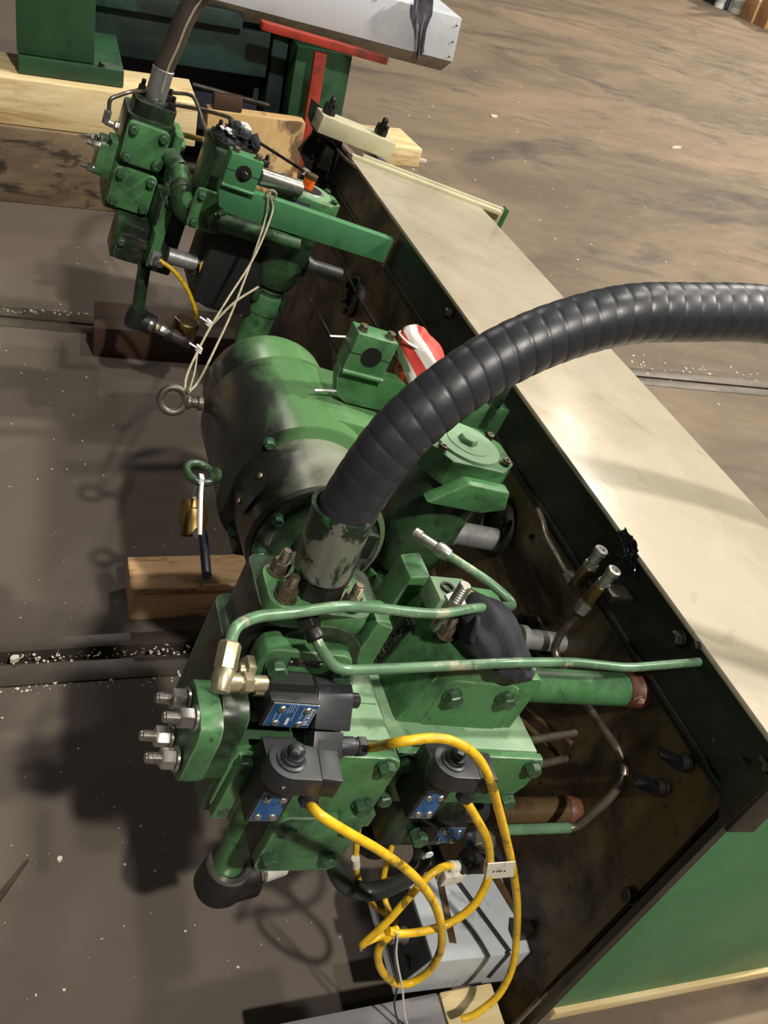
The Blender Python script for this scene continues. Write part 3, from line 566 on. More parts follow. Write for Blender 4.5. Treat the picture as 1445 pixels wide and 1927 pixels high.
# upper left valve: body along x, coil to the right, turned down towards the front
va = T('solenoid_valve', 'upper left valve with the lettered blue plate and upright black coil', 'valve', (.43, .64, -.74))
yb = .634; a = at('y', 516, 1321, yb); b = at('y', 604, 1323, yb); c = at('y', 499, 1364, yb); x0, x1, z0, z1 = a.x, b.x, c.z, a.z
g = G(); g.box(x0 - .004, x1, yb, .6799, z0 - .003, z1 + .002); P(va, 'valve_body', g, blk, .002)
blue_plate(va, x0, x1, z0, z1, yb, text=True)
q = V((x0 - .004, .662, (z0 + z1) / 2 + .008)); g = G(); g.lathe(q, NX, [(0, .010), (.010, .010)], 6); g.cyl(q + V((-.01, 0, 0)), q + V((-.012, 0, 0)), .005, 12); P(va, 'end_nut', g, zinc_y, .0006)
cz = (z0 + z1) / 2; cy = .662; dn = V((0, -.72, -.69)).normalized(); up_ = V((0, dn.z, -dn.y)); up_ = up_ if up_.z > 0 else -up_
xa, xb = x1 + .002, x1 + .046
def coil_prof(R, ext, w):      # round back, square front, in (along dn, across)
    o = [(R * math.cos(t), R * math.sin(t)) for t in [math.radians(90 + 180 * k / 12) for k in range(13)]]
    return o + [(ext, -w), (ext, w)]
c0 = V((0, cy, cz)); dsd = V((1, 0, 0)).cross(dn)
g = G(); pr = coil_prof(.023, .034, .021); g.ext([c0 + dn * u + dsd * w + V((xa, 0, 0)) for u, w in pr], [c0 + dn * u + dsd * w + V((xb, 0, 0)) for u, w in pr]); co = P(va, 'coil', g, plastic, .002)
fn = -dsd if (-dsd).y < 0 or (-dsd).z > 0 else dsd
fn = dsd if dsd.y < 0 else -dsd
o = c0 + dn * .024 + fn * .0213 + V(((xa + xb) / 2, 0, 0))
g = G(); g.text('VICKERS', o, (1, 0, 0), -dn, .0085, .0004); P(va, 'moulded_letters', g, blk, par=co)
g = G(); g.text('FC', o - dn * .022 + V((.002, 0, 0)), (1, 0, 0), -dn, .005, .0003); P(va, 'printed_mark', g, white, par=co)
g = G(); g.cyl(c0 + V((x1, 0, 0)), c0 + V((xa, 0, 0)), .021, 24); P(va, 'coil_seat', g, blk); g = G(); g.lathe(c0 + V((xb, 0, 0)), (1, 0, 0), [(0, .012), (.004, .012), (.005, .009), (.016, .009), (.018, .006)], 18); P(va, 'coil_nut', g, plastic)
k0 = c0 + dn * .035; g = G(); g.obox(k0 + dn * .015 + V(((xa + xb) / 2 - .003, 0, 0)) + fn * .006, V((.018, 0, 0)), dn * .0145, fn * .014); cn = P(va, 'plug_connector', g, plastic, .0015)
g = G(); g.obox(k0 + dn * .018 + V(((xa + xb) / 2 - .004, 0, 0)) + fn * .0202, V((.0115, 0, 0)), dn * .009, fn * .0004); P(va, 'connector_panel', g, blk, par=cn)
ga = k0 + dn * .016 + V((xb - .006, 0, 0)) + fn * .006; gland(va, ga, (1, .0, .03), .032, .011, cn); CAB1 = ga + V((.030, 0, .001))
# valves with an upright coil above the body
def upright_valve(label, plate_px, yb, coil_px, ang, gl):
    a, b, c = (at('y', *p, yb) for p in plate_px); x0, x1, z1, z0 = a.x, b.x, a.z, c.z
    t = T('solenoid_valve', label, 'valve', ((x0 + x1) / 2, yb + .03, z0)); W = .004
    g = G(); g.box(x0 - W, x1 + W, yb + .0001, yb + .05, z0 - .004, z1 + .030); P(t, 'valve_body', g, blk, .002)
    blue_plate(t, x0, x1, z0, z1, yb)
    zt = z1 + .066; cc = at('z', *coil_px, zt); dx = V((math.cos(ang), math.sin(ang), 0)); dy = V((-dx.y, dx.x, 0))
    pr = [(.024 * math.cos(math.radians(90 + 15 * k)), .024 * math.sin(math.radians(90 + 15 * k))) for k in range(13)] + [(.032, -.021), (.032, .021)]
    f2 = lambda z, k=1: [cc + dx * u * k + dy * w * k + V((0, 0, z - zt)) for u, w in pr]
    g = G(); g.ext(f2(zt - .027), f2(zt)); co = P(t, 'coil', g, plastic, .0018)
    g = G(); g.obox(cc + dx * .043 - NZ * .0135, dx * .0115, dy * .0195, NZ * .0140); cn = P(t, 'plug_connector', g, plastic, .0012)
    g = G(); g.obox(cc + dx * .044 - NZ * .0145 - dy * .0197, dx * .008, dy * .0004, NZ * .009); P(t, 'connector_panel', g, blk, .0002, par=cn)
    g = G(); g.lathe(cc, NZ, [(0, .016), (.002, .016), (.003, .0125), (.006, .0125), (.008, .0105), (.010, .0105)], 24); g.lathe(cc + NZ * .010, NZ, [(0, .0095), (.008, .0095), (.011, .007), (.013, .002)], 6); P(t, 'coil_nut', g, plastic, .0004)
    g = G(); g.cyl(cc - NZ * .040, cc - NZ * .0272, .018, 22); P(t, 'coil_seat', g, blk)
    o = cc + dx * .016 - dy * .0213 - NZ * .014
    g = G(); g.text('VICKERS', o, NZ, -dx, .0062, .0003); P(t, 'moulded_letters', g, blk, par=co)
    if gl == 'A': g = G(); g.text('Y', cc - dx * .006 - dy * .0242 - NZ * .015, dx, NZ, .006, .0003); P(t, 'printed_mark', g, white, par=co)
    gp = cc + dx * .034 - dy * .008 - NZ * .026; gland(t, gp, -NZ - dy * .3, .022, .010, cn)
    return t, gp + (-NZ - dy * .3).normalized() * .020
vb, CAB2 = upright_valve('lower left valve with plain blue plate and black coil capped by a dome nut', ((497, 1490), (549, 1493), (464, 1543)), .575, (548, 1430), -.10, 'A')
vc, CAB3 = upright_valve('right valve with plain blue plate, its coil under the arching yellow cable', ((806, 1488), (843, 1491), (771, 1538)), .600, (853, 1432), -.10, 'B')
# lowest valve, lying along x
vd = T('solenoid_valve', 'lowest valve with a five-cornered blue plate under the right pump', 'valve', (.72, .68, -1.0))
yb = .655; a = at('y', 834, 1557, yb); b = at('y', 872, 1557, yb); c = at('y', 815, 1585, yb); x0, x1, z0, z1 = c.x - .004, b.x + .006, c.z, a.z
g = G(); g.box(x0 - .03, x1 + .003, yb, .73, z0 - .003, z1 + .001); P(vd, 'valve_body', g, blk, .002)
blue_plate(vd, x0, x1, z0, z1, yb, cut=True)
q = V((x1 + .003, .695, (z0 + z1) / 2 + .010)); g = G(); g.cyl(q, q + V((.044, 0, 0)), .022, 24); P(vd, 'coil', g, plastic, .003)
q2 = at('y', 905, 1570, .64); g = G(); g.lathe(q2 - V((0, 0, .02)), (.2, -.5, 1), [(0, .02), (.02, .02), (.028, .013), (.03, .013)], 6); P(vd, 'chrome_nut', g, zinc, .0008)
q3 = at('y', 905, 1612, .62); g = G(); g.obox(q3, (.022, 0, 0), (0, .016, 0), (0, 0, .018)); cn = P(vd, 'plug_connector', g, plastic, .0015)
gq = at('y', 893, 1627, .61); gland(vd, gq, (-1, -.1, .02), .028, .012, cn); CAB4 = gq + V((-.026, -.002, 0))
g = G(); g.lathe(CAB4 + V((.004, 0, 0)), (-1, -.05, .05), [(0, .0085), (.022, .008)], 16); P(vd, 'white_sleeve', g, sleeve)
q = at('y', 815, 1610, .62); g = G(); g.prism([(q.x - .006 + .006 * math.cos(t), q.z + .006 * math.sin(t)) for t in [k * .5 for k in range(12)]] , 'y', q.y, q.y + .002); P(vd, 'tag', g, white)
g = G(); q = at('y', 850, 1650, .60); g.obox(q, (.014, 0, .004), (0, .006, 0), (0, 0, .010)); P(vd, 'cable_tag', g, sleeve, .001)
# ================================================================ big hose
H0 = V((.436, .742, -.622))
hose = T('hydraulic_hose', 'thick black spiral wrapped hose arching from the left pump over the tank', 'hose', H0)
axis = (at('y', 637, 1000, .738) - at('y', 598, 1108, .738)).normalized()
g = G(); g.lathe(H0, axis, [(0, .030), (.004, .032), (.030, .032), (.032, .030)], 8); P(hose, 'hex_collar', g, darksteel, .001)
g = G(); g.lathe(H0 + axis * .030, axis, [(0, .0325), (.003, .0335), (.080, .0345), (.086, .0365), (.088, .0365), (.088, .0315), (.06, .031)], 40, False); P(hose, 'ferrule', g, ferr)
hp = [H0 + axis * .05, H0 + axis * .09]
for px, py, y in ((690, 900, .742), (758, 812, .750), (850, 733, .762), (950, 669, .775), (1060, 622, .785), (1180, 592, .79), (1300, 588, .79), (1440, 592, .79), (1590, 628, .79)): hp.append(at('y', px, py, y))
hp += [w2m(q) for q in ((1.30, .72, 1.15), (1.62, .56, 1.0), (1.85, .34, .72), (1.96, .06, .38), (2.02, -.26, .12), (2.06, -.62, .033), (2.10, -1.1, .033), (2.2, -1.8, .033))]
def rhose(L, a, t):
    s = (L / .0195 + a / (2 * math.pi)) % 1.0
    return .0316 + .0005 * math.sin(math.pi * s) - (.0005 if s < .1 else 0)
pts = cr(hp, 44); g = G(); g.tube(pts, .032, 40, rf=rhose); P(hose, 'hose_body', g, rubber, smooth=60)
# ================================================================ electric motor between the pumps
mo = T('electric_motor', 'scuffed green barrel shaped motor with a terminal box and two eyebolts', 'motor', (.49, 1.08, -.78))
CX, CZ, YN, YR, YE = .491, -.668, .885, 1.0, 1.285
ax0 = V((CX, 0, CZ)); yd = V((0, 1, 0))
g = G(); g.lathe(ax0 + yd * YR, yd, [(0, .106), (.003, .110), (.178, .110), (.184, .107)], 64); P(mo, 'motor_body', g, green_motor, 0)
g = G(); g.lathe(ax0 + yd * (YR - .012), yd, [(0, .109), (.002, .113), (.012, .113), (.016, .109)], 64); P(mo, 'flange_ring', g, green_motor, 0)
g = G(); g.lathe(ax0 + yd * YN, yd, [(0, .088), (.003, .093), (.105, .095), (.115, .095)], 64, False); g.lathe(ax0 + yd * YN, yd, [(0, .088), (.004, .085), (.010, .060), (.006, .05)], 48); P(mo, 'end_drum', g, drum_paint, 0)
g = G(); g.lathe(ax0 + yd * (YN - .003), yd, [(0, .086), (0, .064), (.006, .060), (.006, .086)], 48); P(mo, 'end_face', g, green_dirty, .001)
for k in range(8): a = k * math.pi / 4 + .35; bolt(mo, (CX + .074 * math.cos(a), YN - .003, CZ + .074 * math.sin(a)), NY, .013, 'hex', bolt_grn)
for k in range(4): a = k * math.pi / 2 + 2.36; bolt(mo, (CX + .103 * math.cos(a), YR - .012, CZ + .104 * math.sin(a)), NY, .012, 'hex', bolt_grn)
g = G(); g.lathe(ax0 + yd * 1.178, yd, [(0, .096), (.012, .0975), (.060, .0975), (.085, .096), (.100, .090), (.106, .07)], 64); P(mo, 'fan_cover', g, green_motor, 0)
# terminal box growing tangentially from the body to the right
tb = [(CX + .01, CZ + .1095), (CX + .04, CZ + .1085), (CX + .100, CZ + .106), (CX + .106, CZ + .100), (CX + .106, CZ + .0), (CX + .05, CZ + .0)]
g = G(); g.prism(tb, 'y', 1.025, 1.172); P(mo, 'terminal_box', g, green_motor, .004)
g = G(); g.box(CX + .072, CX + .104, 1.018, 1.025, CZ + .005, CZ + .098); tl = P(mo, 'box_lid', g, rust, .001)
g = G(); g.text('19E', (CX + .094, 1.0175, CZ + .055), (0, 0, 1), (-1, 0, 0), .017, .0004); P(mo, 'stencilled_mark', g, white, par=tl)
# access cover on the drum
g = G(); cp = []
for i in range(13):
    row = []
    for j in range(9):
        th = math.radians(182 - 38 * i / 12); q = abs(i - 6) / 6; lim = .5 - .16 * max(0, q - .6) / .4
        u = (j / 8 - .5) * 2 * lim + .5; yy = YN + .030 + .072 * u
        row.append(V((CX + .0975 * math.cos(th), yy, CZ + .0975 * math.sin(th))))
    cp.append(g.vs(row))
for a, b in zip(cp, cp[1:]):
    for j in range(8): g.f([a[j], a[j + 1], b[j + 1], b[j]])
bmesh.ops.solidify(g.bm, geom=g.bm.faces[:], thickness=.003); ac = P(mo, 'access_cover', g, drum_paint)
for th in (150, 177): t = math.radians(th); bolt(mo, (CX + .0987 * math.cos(t), YN + .058, CZ + .0987 * math.sin(t)), (math.cos(t), 0, math.sin(t)), .009, 'dome', bolt_stl, 'screw', ac)
g = G(); g.lathe((CX, YN - .003, CZ), NY, [(0, .034), (.02, .034), (.026, .028)], 28); g.box(CX - .012, CX + .05, YN - .05, YN - .005, CZ + .025, CZ + .065); P(mo, 'coupling_guard', g, green_dirty, .004)
g = G(); g.box(CX - .03, CX + .09, 1.05, 1.24, CZ - .17, CZ - .08); P(mo, 'foot', g, green_dirty, .006)
def eyebolt(t, base, d, R, m, par=None, tilt=0):
    d = V(d).normalized(); g = G(); g.lathe(base, d, [(0, .011), (.006, .011), (.008, .008), (.016, .008), (.018, .011), (.022, .011), (.026, .007)], 16)
    c = V(base) + d * (.024 + R); n = d.cross(V((0, math.cos(tilt), math.sin(tilt)))); g.torus(c, n, R, .0055, 30, 10); P(t, 'eyebolt', g, m, par=par); return c
EY1 = eyebolt(mo, at('x', 380, 759, .378), (-1, 0, -.12), .0185, eye_m, tilt=1.25)
EY2 = eyebolt(mo, at('x', 432, 899, .392), (-1, -.1, .04), .0185, green_dirty, tilt=.1)
g = G(); g.lathe(at('x', 440, 900, .405), (-1, -.1, .04), [(0, .014), (.012, .013)], 6); P(mo, 'eyebolt_boss', g, green_dirty, .001)
g = G(); g.cyl((CX, .69, CZ), (CX, .88, CZ), .03, 24); P(mo, 'shaft_coupling', g, darksteel)
KM = 1.28; rescale(mo.o, KM); EY1 = EY1 * KM; EY2 = EY2 * KM
# ================================================================ filters and their clamp bars
def filt(label, cx, cy, ztop, gauge, group=None):
    t = T('oil_filter', label, 'filter', (cx, cy, -.98)); b = V((cx, cy, 0))
    oc = [(.078 * math.cos(math.radians(22.5 + 45 * k)) * (1.0 if k % 2 else 1.02), .070 * math.sin(math.radians(22.5 + 45 * k))) for k in range(8)]
    oc = [(cx + x, cy + y) for x, y in ((-.082, -.02), (-.05, -.066), (.05, -.066), (.084, -.03), (.084, .03), (.05, .066), (-.05, .066), (-.082, .02))]
    g = G(); g.prism(oc, 'z', ztop - .048, ztop); hd = P(t, 'filter_head', g, green, .005)
    g = G(); g.lathe(b + NZ * ztop, NZ, [(0, .062), (.004, .060), (.004, .001)], 40); P(t, 'cover_cap', g, green_pale, 0, par=hd)
    g = G(); g.lathe(b + NZ * (ztop + .0042) + V((.002, 0, 0)), NZ, [(0, .040), (.0012, .039)], 36); P(t, 'cap_recess', g, alu if gauge else green_pale, par=hd)
    if gauge:
        g = G(); g.lathe(b + NZ * (ztop + .0056), NZ, [(0, .034), (.0012, .034)], 32); P(t, 'recess_floor', g, darksteel, par=hd)
        g = G(); g.lathe(b + NZ * (ztop + .005) - V((.006, 0, 0)), NZ, [(0, .015), (.026, .015), (.028, .013)], 20); gg = P(t, 'fluid_gauge', g, orange, par=hd)
        g = G(); g.lathe(b + NZ * (ztop + .033) - V((.006, 0, 0)), NZ, [(0, .017), (.009, .017), (.010, .013)], 20); P(t, 'gauge_cap', g, rust, par=gg)
    else:
        g = G(); g.lathe(b + NZ * (ztop + .0055), NZ, [(0, .017), (.005, .017), (.009, .014)], 6); P(t, 'cap_hex', g, green_pale, .0005, par=hd)
    for sx, sy in ((-1, -1), (1, -1), (1, 1), (-1, 1)): bolt(t, (cx + .062 * sx, cy + .038 * sy, ztop), NZ, .014, 'cap', bolt_stl if not gauge else bolt_grn, par=hd)
    if gauge: g = G(); g.box(cx - .05, cx - .005, cy - .0675, cy - .0665, ztop - .034, ztop - .012); P(t, 'name_label', g, dusk)
    else: g = G(); g.prism([(cx - .075, ztop - .07), (cx + .03, ztop - .07), (cx + .07, ztop - .055), (cx + .06, ztop - .02), (cx - .02, ztop - .02)], 'y', cy - .092, cy - .066); P(t, 'head_lug', g, green, .005)
    g = G(); g.lathe(b + NZ * (ztop - .048), -NZ, [(0, .066), (.02, .068), (.15, .064), (.19, .058), (.215, .047), (.222, .03)], 48); P(t, 'bowl', g, green_dirty, 0)
    zb = ztop - .27; g = G(); g.lathe(b + NZ * (ztop - .26), -NZ, [(0, .03), (.012, .03), (.012, .036), (.03, .036)], 32); g.torus(b + NZ * (ztop - .278), NZ, .036, .003, 32, 8); nk = P(t, 'outlet_neck', g, green_dirty)
    g = G(); g.obox(b + NZ * (ztop - .268) + V((0, -.01, 0)), (.024, 0, 0), (0, .012, 0), (0, 0, .008)); P(t, 'drain_plug', g, green_dirty, .002, par=nk)
    zb = ztop - .291; g = G(); g.prism([(cx + .047 * math.cos(k * math.pi / 6), cy + .047 * math.sin(k * math.pi / 6)) for k in range(12)], 'z', zb - .055, zb); ad = P(t, 'outlet_adapter', g, green, .004)
    for sx, sy in ((-1, -1), (1, -1), (1, 1), (-1, 1)):
        g = G(); g.cyl((cx + .04 * sx, cy + .03 * sy, zb - .02), (cx + .04 * sx, cy + .03 * sy, zb + .012), .010, 14); P(t, 'screw_boss', g, green_dirty, .002, par=ad)
    g = G(); g.cyl((cx, cy, zb - .16), (cx, cy, zb - .055), .042, 28); P(t, 'adapter_body', g, green)
    g = G(); g.lathe((cx + .045, cy + .03, ztop - .20), (1, 0, 0), [(0, .034), (.03, .034), (.034, .03)], 8); po = P(t, 'side_port', g, green_dirty, .003)
    g = G(); g.lathe((cx + .079, cy + .03, ztop - .20), (1, 0, 0), [(0, .026), (.012, .026), (.014, .022), (.105, .022)], 28); P(t, 'steel_nipple', g, galv, par=po)
    return t
filt('green oil filter partly hidden by the big hose, on the near side', .815, 1.165, -.625, False)
filt('far green oil filter with an orange fluid gauge on its head', .80, 2.30, -.632, True)
def clamp(label, x0, y, zt, xr, m):
    # gusset plate, split clamp on its left end, long bar to the tank wall
    t = T('clamp_bar', label, 'bracket', (x0 + .2, y, zt - .14)); th = .03
    g = G(); g.prism([(x0, zt - .072), (x0 - .002, zt - .09), (x0 + .012, zt - .128), (x0 + .035, zt - .138), (xr, zt - .135), (xr, zt - .072)], 'y', y, y + th); P(t, 'bar', g, m, .002)
    g = G(); g.prism([(x0, zt), (x0 + .078, zt), (x0 + .078, zt - .074), (x0, zt - .074)], 'y', y - .006, y + .04); cb = P(t, 'clamp_block', g, m, .002)
    g = G(); g.cyl((x0 - .001, y - .0085, zt - .074), (x0 + .078, y - .0085, zt - .074), .0045, 10); P(t, 'weld_bead', g, m, par=cb)
    g = G(); g.box(x0 - .0005, x0 + .0785, y - .0066, y + .0406, zt - .038, zt - .0365); P(t, 'split_line', g, tank_blk, par=cb)
    g = G(); g.cyl((x0 + .04, y - .0070, zt - .037), (x0 + .04, y - .003, zt - .037), .019, 28); hl = P(t, 'bore', g, mat('dark_bore', (18, 17, 16), .6), par=cb)
    for x in (x0 + .012, x0 + .066): bolt(t, (x, y + .012, zt), NZ, .0145, 'hex', bolt_stl, par=cb)
    return t, hl
c1, _ = clamp('near clamp bar under the big hose with an empty round bore', .652, 1.375, -.575, 1.015, green)
c2, _ = clamp('far clamp bar with pale twine over it, a nut showing in its bore', .545, 2.14, -.562, 1.0, green_panel)
bolt(c2, (.545 + .04, 2.14 - .007, -.562 - .037), NY, .016, 'hex', darksteel)
g = G(); q = V((.63, 2.18, -.605)); g.cyl(q, q + V((.12, .05, -.012)), .021, 24); P(c2, 'steel_rod', g, steel)
g = G(); g.box(1.0, 1.003, 2.139, 2.171, -.707, -.634); P(c2, 'bare_end', g, rust)
g = G(); g.prism([(1.375, -.53), (1.40, -.53), (1.40, -.72), (1.375, -.70)], 'x', .965, .99); P(c1, 'end_gusset', g, green_dirty, .002)
# striped bag tied over the bar end
pc = at('y', 790, 683, 1.40); bag = T('striped_bag', 'red and white striped bag tied over a port behind the near clamp', 'bag', pc + V((0, 0, -.05)))
stripe = mat('red_white_stripes', (226, 214, 210), .55, bump=(60, .2)); nt = stripe.node_tree; N = nt.nodes; L = nt.links
tc = N.new('ShaderNodeTexCoord'); mp = N.new('ShaderNodeMapping'); mp.inputs['Rotation'].default_value = (.2, .95, .3); wv = N.new('ShaderNodeTexWave'); wv.inputs['Scale'].default_value = 7.5; wv.inputs['Distortion'].default_value = 2.2; wv.inputs['Detail'].default_value = 1; wv.inputs['Detail Scale'].default_value = .8
rp = N.new('ShaderNodeValToRGB'); rp.color_ramp.elements[0].position = .46; rp.color_ramp.elements[0].color = lin((216, 74, 62)); rp.color_ramp.elements[1].position = .52; rp.color_ramp.elements[1].color = lin((228, 220, 214))
L.new(tc.outputs['Object'], mp.inputs[0]); L.new(mp.outputs[0], wv.inputs[0]); L.new(wv.outputs['Fac'], rp.inputs[0]); L.new(rp.outputs[0], N['Principled BSDF'].inputs['Base Color'])
def folds(v, c, amp, k):
    d = v.co - c; a = math.atan2(d.y, d.x); v.co = c + d * (1 + amp * math.sin(k * a + 9 * d.z) + .5 * amp * noise.noise(v.co * 60))
g = G(); pb2 = at('y', 798, 692, 1.40)
g.tube(cr([pb2 - NZ * .055, pb2 - NZ * .02, pb2 + NZ * .012 - V((.012, 0, 0)), at('y', 780, 650, 1.40), at('y', 776, 632, 1.40), at('y', 772, 622, 1.40), at('y', 773, 612, 1.40)], 7), .03, 40, rf=lambda L, a, t: (.034 + .010 * math.sin(min(1, t / .45) * math.pi) if t < .45 else .034 - .012 * min(1, (t - .45) / .3) + (0 if t < .75 else -.02 * (t - .75) / .25)) * (1 + .07 * math.sin(5 * a + 6 * t) + .03 * math.sin(11 * a)))
P(bag, 'bag_body', g, stripe, smooth=70)
g = G(); g.torus(at('y', 772, 640, 1.395), NZ + V((.2, 0, 0)), .024, .0022, 24, 6); P(bag, 'tie', g, nylon)
def zip_tail(pts, label, w=.0032):
    g = G(); p = cr(pts, 6); g.tube(p, w, 6, flat=(V((0, 0, 1)), .35)); return S('cable_tie', label, 'cable tie', g, nylon)
zip_tail([at('y', 621, 632, 1.42), at('y', 640, 633, 1.42), at('y', 668, 634, 1.42)], 'white cable tie tail sticking out left of the near clamp bolt')
zip_tail([at('y', 592, 734, 1.36), at('y', 612, 734, 1.37), at('y', 638, 736, 1.38)], 'white cable tie tail lying over the motor below the near clamp')
# ================================================================ far pumps
A2 = 2.5
fa = T('hydraulic_pump', 'far green pump under the brown hose, plate covers facing the camera', 'pump', (.43, 2.6, -1.0))
g = G(); g.prism(rect(.365, .49, 2.515, 2.66, .015, 2), 'z', -.79, -.655); P(fa, 'upper_body', g, green_dirty, .006)
g = G(); g.box(.365, .50, 2.515, 2.70, -.91, -.785); P(fa, 'lower_body', g, green_dirty, .006)
g = G(); g.prism(rect(.375, .482, 2.515, 2.62, .022, 3), 'z', -.655, -.618); ff = P(fa, 'port_flange', g, green_dirty, .004)
for bx, by in ((.394, 2.60), (.465, 2.535), (.465, 2.60)): bolt(fa, (bx, by, -.618), NZ, .019, 'nut', darksteel, 'stud_nut', ff)
plate_y(fa, .370, .478, -.772, -.668, 2.495, .022, green, 'upper_cover', .012, [(.385, -.686), (.461, -.684), (.385, -.758), (.461, -.755)], .019, bolt_grn)
plate_y(fa, .368, .478, -.893, -.786, 2.495, .022, green, 'lower_cover', .012, [(.383, -.804), (.461, -.803), (.383, -.877), (.461, -.876)], .019, bolt_grn)
g = G(); g.prism([(y, z) for y, z in rect(2.52, 2.60, -.84, -.745, .016, 1)], 'x', .322, .345); g.box(.345, .37, 2.53, 2.60, -.84, -.74); fi = P(fa, 'inlet_flange', g, green, .004)
for y, z in ((2.53, -.765), (2.53, -.825), (2.585, -.765)): bolt(fa, (.322, y, z), NX, .019, 'nut', zinc, 'stud_nut', fi)
g = G(); g.prism(rect(.490, .512, 2.50, 2.62, .006, 1), 'z', -.79, -.665); g.lathe((.512, 2.535, -.695), (1, 0, 0), [(0, .016), (.012, .016), (.014, .012)], 6); P(fa, 'outlet_flange', g, green, .003)
# its lower stack
g = G(); g.box(.48, .56, 2.40, 2.62, -1.0, -.80); P(fa, 'side_block', g, green_dirty, .006)
plate_y(fa, .485, .515, -.90, -.785, 2.385, .016, green, 'narrow_cover', .01, [(.498, -.800), (.498, -.885)], .016)
g = G(); g.box(.40, .52, 2.42, 2.52, -1.0, -.90); P(fa, 'base_block', g, green_dirty, .006)
plate_y(fa, .405, .50, -.995, -.925, 2.405, .016, green_dirty, 'base_cover', .012, [(.417, -.945), (.485, -.94)], .016)
fb = T('hydraulic_pump', 'second far pump with a black rag on top, behind the far clamp bar', 'pump', (.60, 2.42, -.98))
g = G(); g.prism(rect(.545, .645, 2.28, 2.45, .012, 2), 'z', -.80, -.605); P(fb, 'pump_body', g, green_dirty, .008)
a, b = at('y', 400, 455, 2.275), at('y', 478, 600, 2.275); g = G(); g.box(a.x, b.x + .03, 2.275, 2.48, b.z, -.78); P(fb, 'lower_body', g, blk, .008, 'black lower half')  # whole lower block in the plain black casting colour
g = G(); g.prism(rect(.545, .64, 2.30, 2.42, .02, 2), 'z', -.605, -.590); P(fb, 'port_rim', g, darksteel, .002)
for px, py in ((410, 240), (428, 243), (452, 300), (497, 305)): bolt(fb, at('y', px, py + 8, 2.34), NZ, .017, 'nut', darksteel, 'stud_nut')
plate_y(fb, .525, .61, -.80, -.70, 2.255, .016, green, 'front_cover', .012, [(.54, -.715), (.595, -.715), (.54, -.785), (.595, -.785)], .016)
# elbow pipe from the left pump towards the tank
pp = T('oil_pipe', 'thick green pipe with elbows bending from far pump towards tank', 'pipe', (.5, 2.3, -.8))
pth = [at('y', 318, 292, 2.46), at('y', 338, 318, 2.42), at('y', 341, 350, 2.38), at('y', 350, 395, 2.32), at('y', 392, 412, 2.27), at('y', 505, 446, 2.24), at('y', 560, 462, 2.24)]
g = G(); g.tube(bend(pth[:2] + [pth[1]] + pth[2:], .05, 8), .0225, 24); P(pp, 'pipe', g, green)
g = G(); e0 = bend([pth[2], pth[3] + V((-.004, 0, -.012)), pth[4] + V((.006, 0, 0))], .055, 10); g.tube(e0, .027, 24); P(pp, 'elbow', g, green_dirty)
for a, b in ((4, 5), (2, 3)):
    d = (pth[b] - pth[a]).normalized(); q = pth[a] + d * (.006 if a == 4 else -.004); g = G(); g.lathe(q, d, [(0, .0285), (.006, .0295), (.010, .0265), (.014, .0295), (.020, .028)], 26); P(pp, 'pipe_collar', g, green_dirty)
# far hose
fh0 = at('y', 290, 192, 2.575); fax = (at('y', 302, 150, 2.575) - fh0).normalized()
fh = T('hydraulic_hose', 'brown hose with steel ferrule rising from the far pump', 'hose', fh0)
g = G(); g.lathe(V((.425, 2.575, -.618)), NZ, [(0, .024), (.012, .024)], 24); g.lathe(fh0 - fax * .012, fax, [(0, .027), (.026, .027), (.028, .024)], 6); P(fh, 'hex_collar', g, zinc, .001)
g = G(); g.lathe(fh0 + fax * .014, fax, [(0, .025), (.004, .0268), (.066, .0268), (.070, .0285), (.072, .026)], 32); P(fh, 'ferrule', g, galv)
hp = [fh0 + fax * .03, fh0 + fax * .09] + [at('y', *p, 2.575) for p in ((327, 85), (345, 40), (372, -5))] + [at('y', 430, -60, 2.55), at('y', 520, -110, 2.5)]
hp = cr(hp, 12); g = G(); g.tube(hp, .0255, 28); hb = P(fh, 'hose_body', g, rub_far)
g = G(); g.tube([p + V((.006, -.0240, .004)) for p in hp], .003, 6); P(fh, 'marker_line', g, cord, par=hb)
# far valve group below the pump
fv = T('solenoid_valve', 'dim valve low on the far pump feeding a yellow cable', 'valve', at('y', 320, 490, 2.32))
g = G(); g.obox(at('y', 290, 465, 2.36), (.012, 0, 0), (0, .03, 0), (0, 0, .045)); P(fv, 'mount_plate', g, green, .003)
g = G(); g.obox(at('y', 292, 485, 2.33), (.012, 0, 0), (0, .014, 0), (0, 0, .018)); P(fv, 'plug_connector', g, galv, .002)
q = at('y', 297, 488, 2.315); g = G(); g.lathe(q, (.4, -1, -.2), [(0, .013), (.014, .013), (.016, .010), (.022, .010)], 18); P(fv, 'cable_gland', g, zinc)
g = G(); q = at('y', 315, 480, 2.33); g.cyl(q, q + V((.075, .0, -.0)), .021, 24); P(fv, 'coil', g, galv)
g = G(); g.cyl(q + V((.075, 0, 0)), q + V((.10, 0, 0)), .017, 20); P(fv, 'coil_nut', g, plastic)
g = G(); g.tube(cr([at('y', 300, 490, 2.30), at('y', 325, 508, 2.29), at('y', 350, 540, 2.28), at('y', 366, 578, 2.28), at('y', 370, 600, 2.29)], 8), .0058, 10)
S('power_cable', 'short yellow cable arching down from the far valve', 'cable', g, yel)
g = G()
for k in range(3): g.tube(cr([at('y', 376, 515, 2.3), at('y', 378 + k, 498 - k, 2.3), at('y', 385 + 2 * k, 490 - k * 2, 2.31), at('y', 396 + k * 2, 484 - 4 * k, 2.32)], 6), .0022, 6)
S('wire_bundle', 'small bunch of loose yellow wires behind the dark far pipe', 'wire', g, yel)
fp = T('oil_pipe', 'dark vertical pipe with elbow below the far pump', 'pipe', at('y', 380, 590, 2.35))
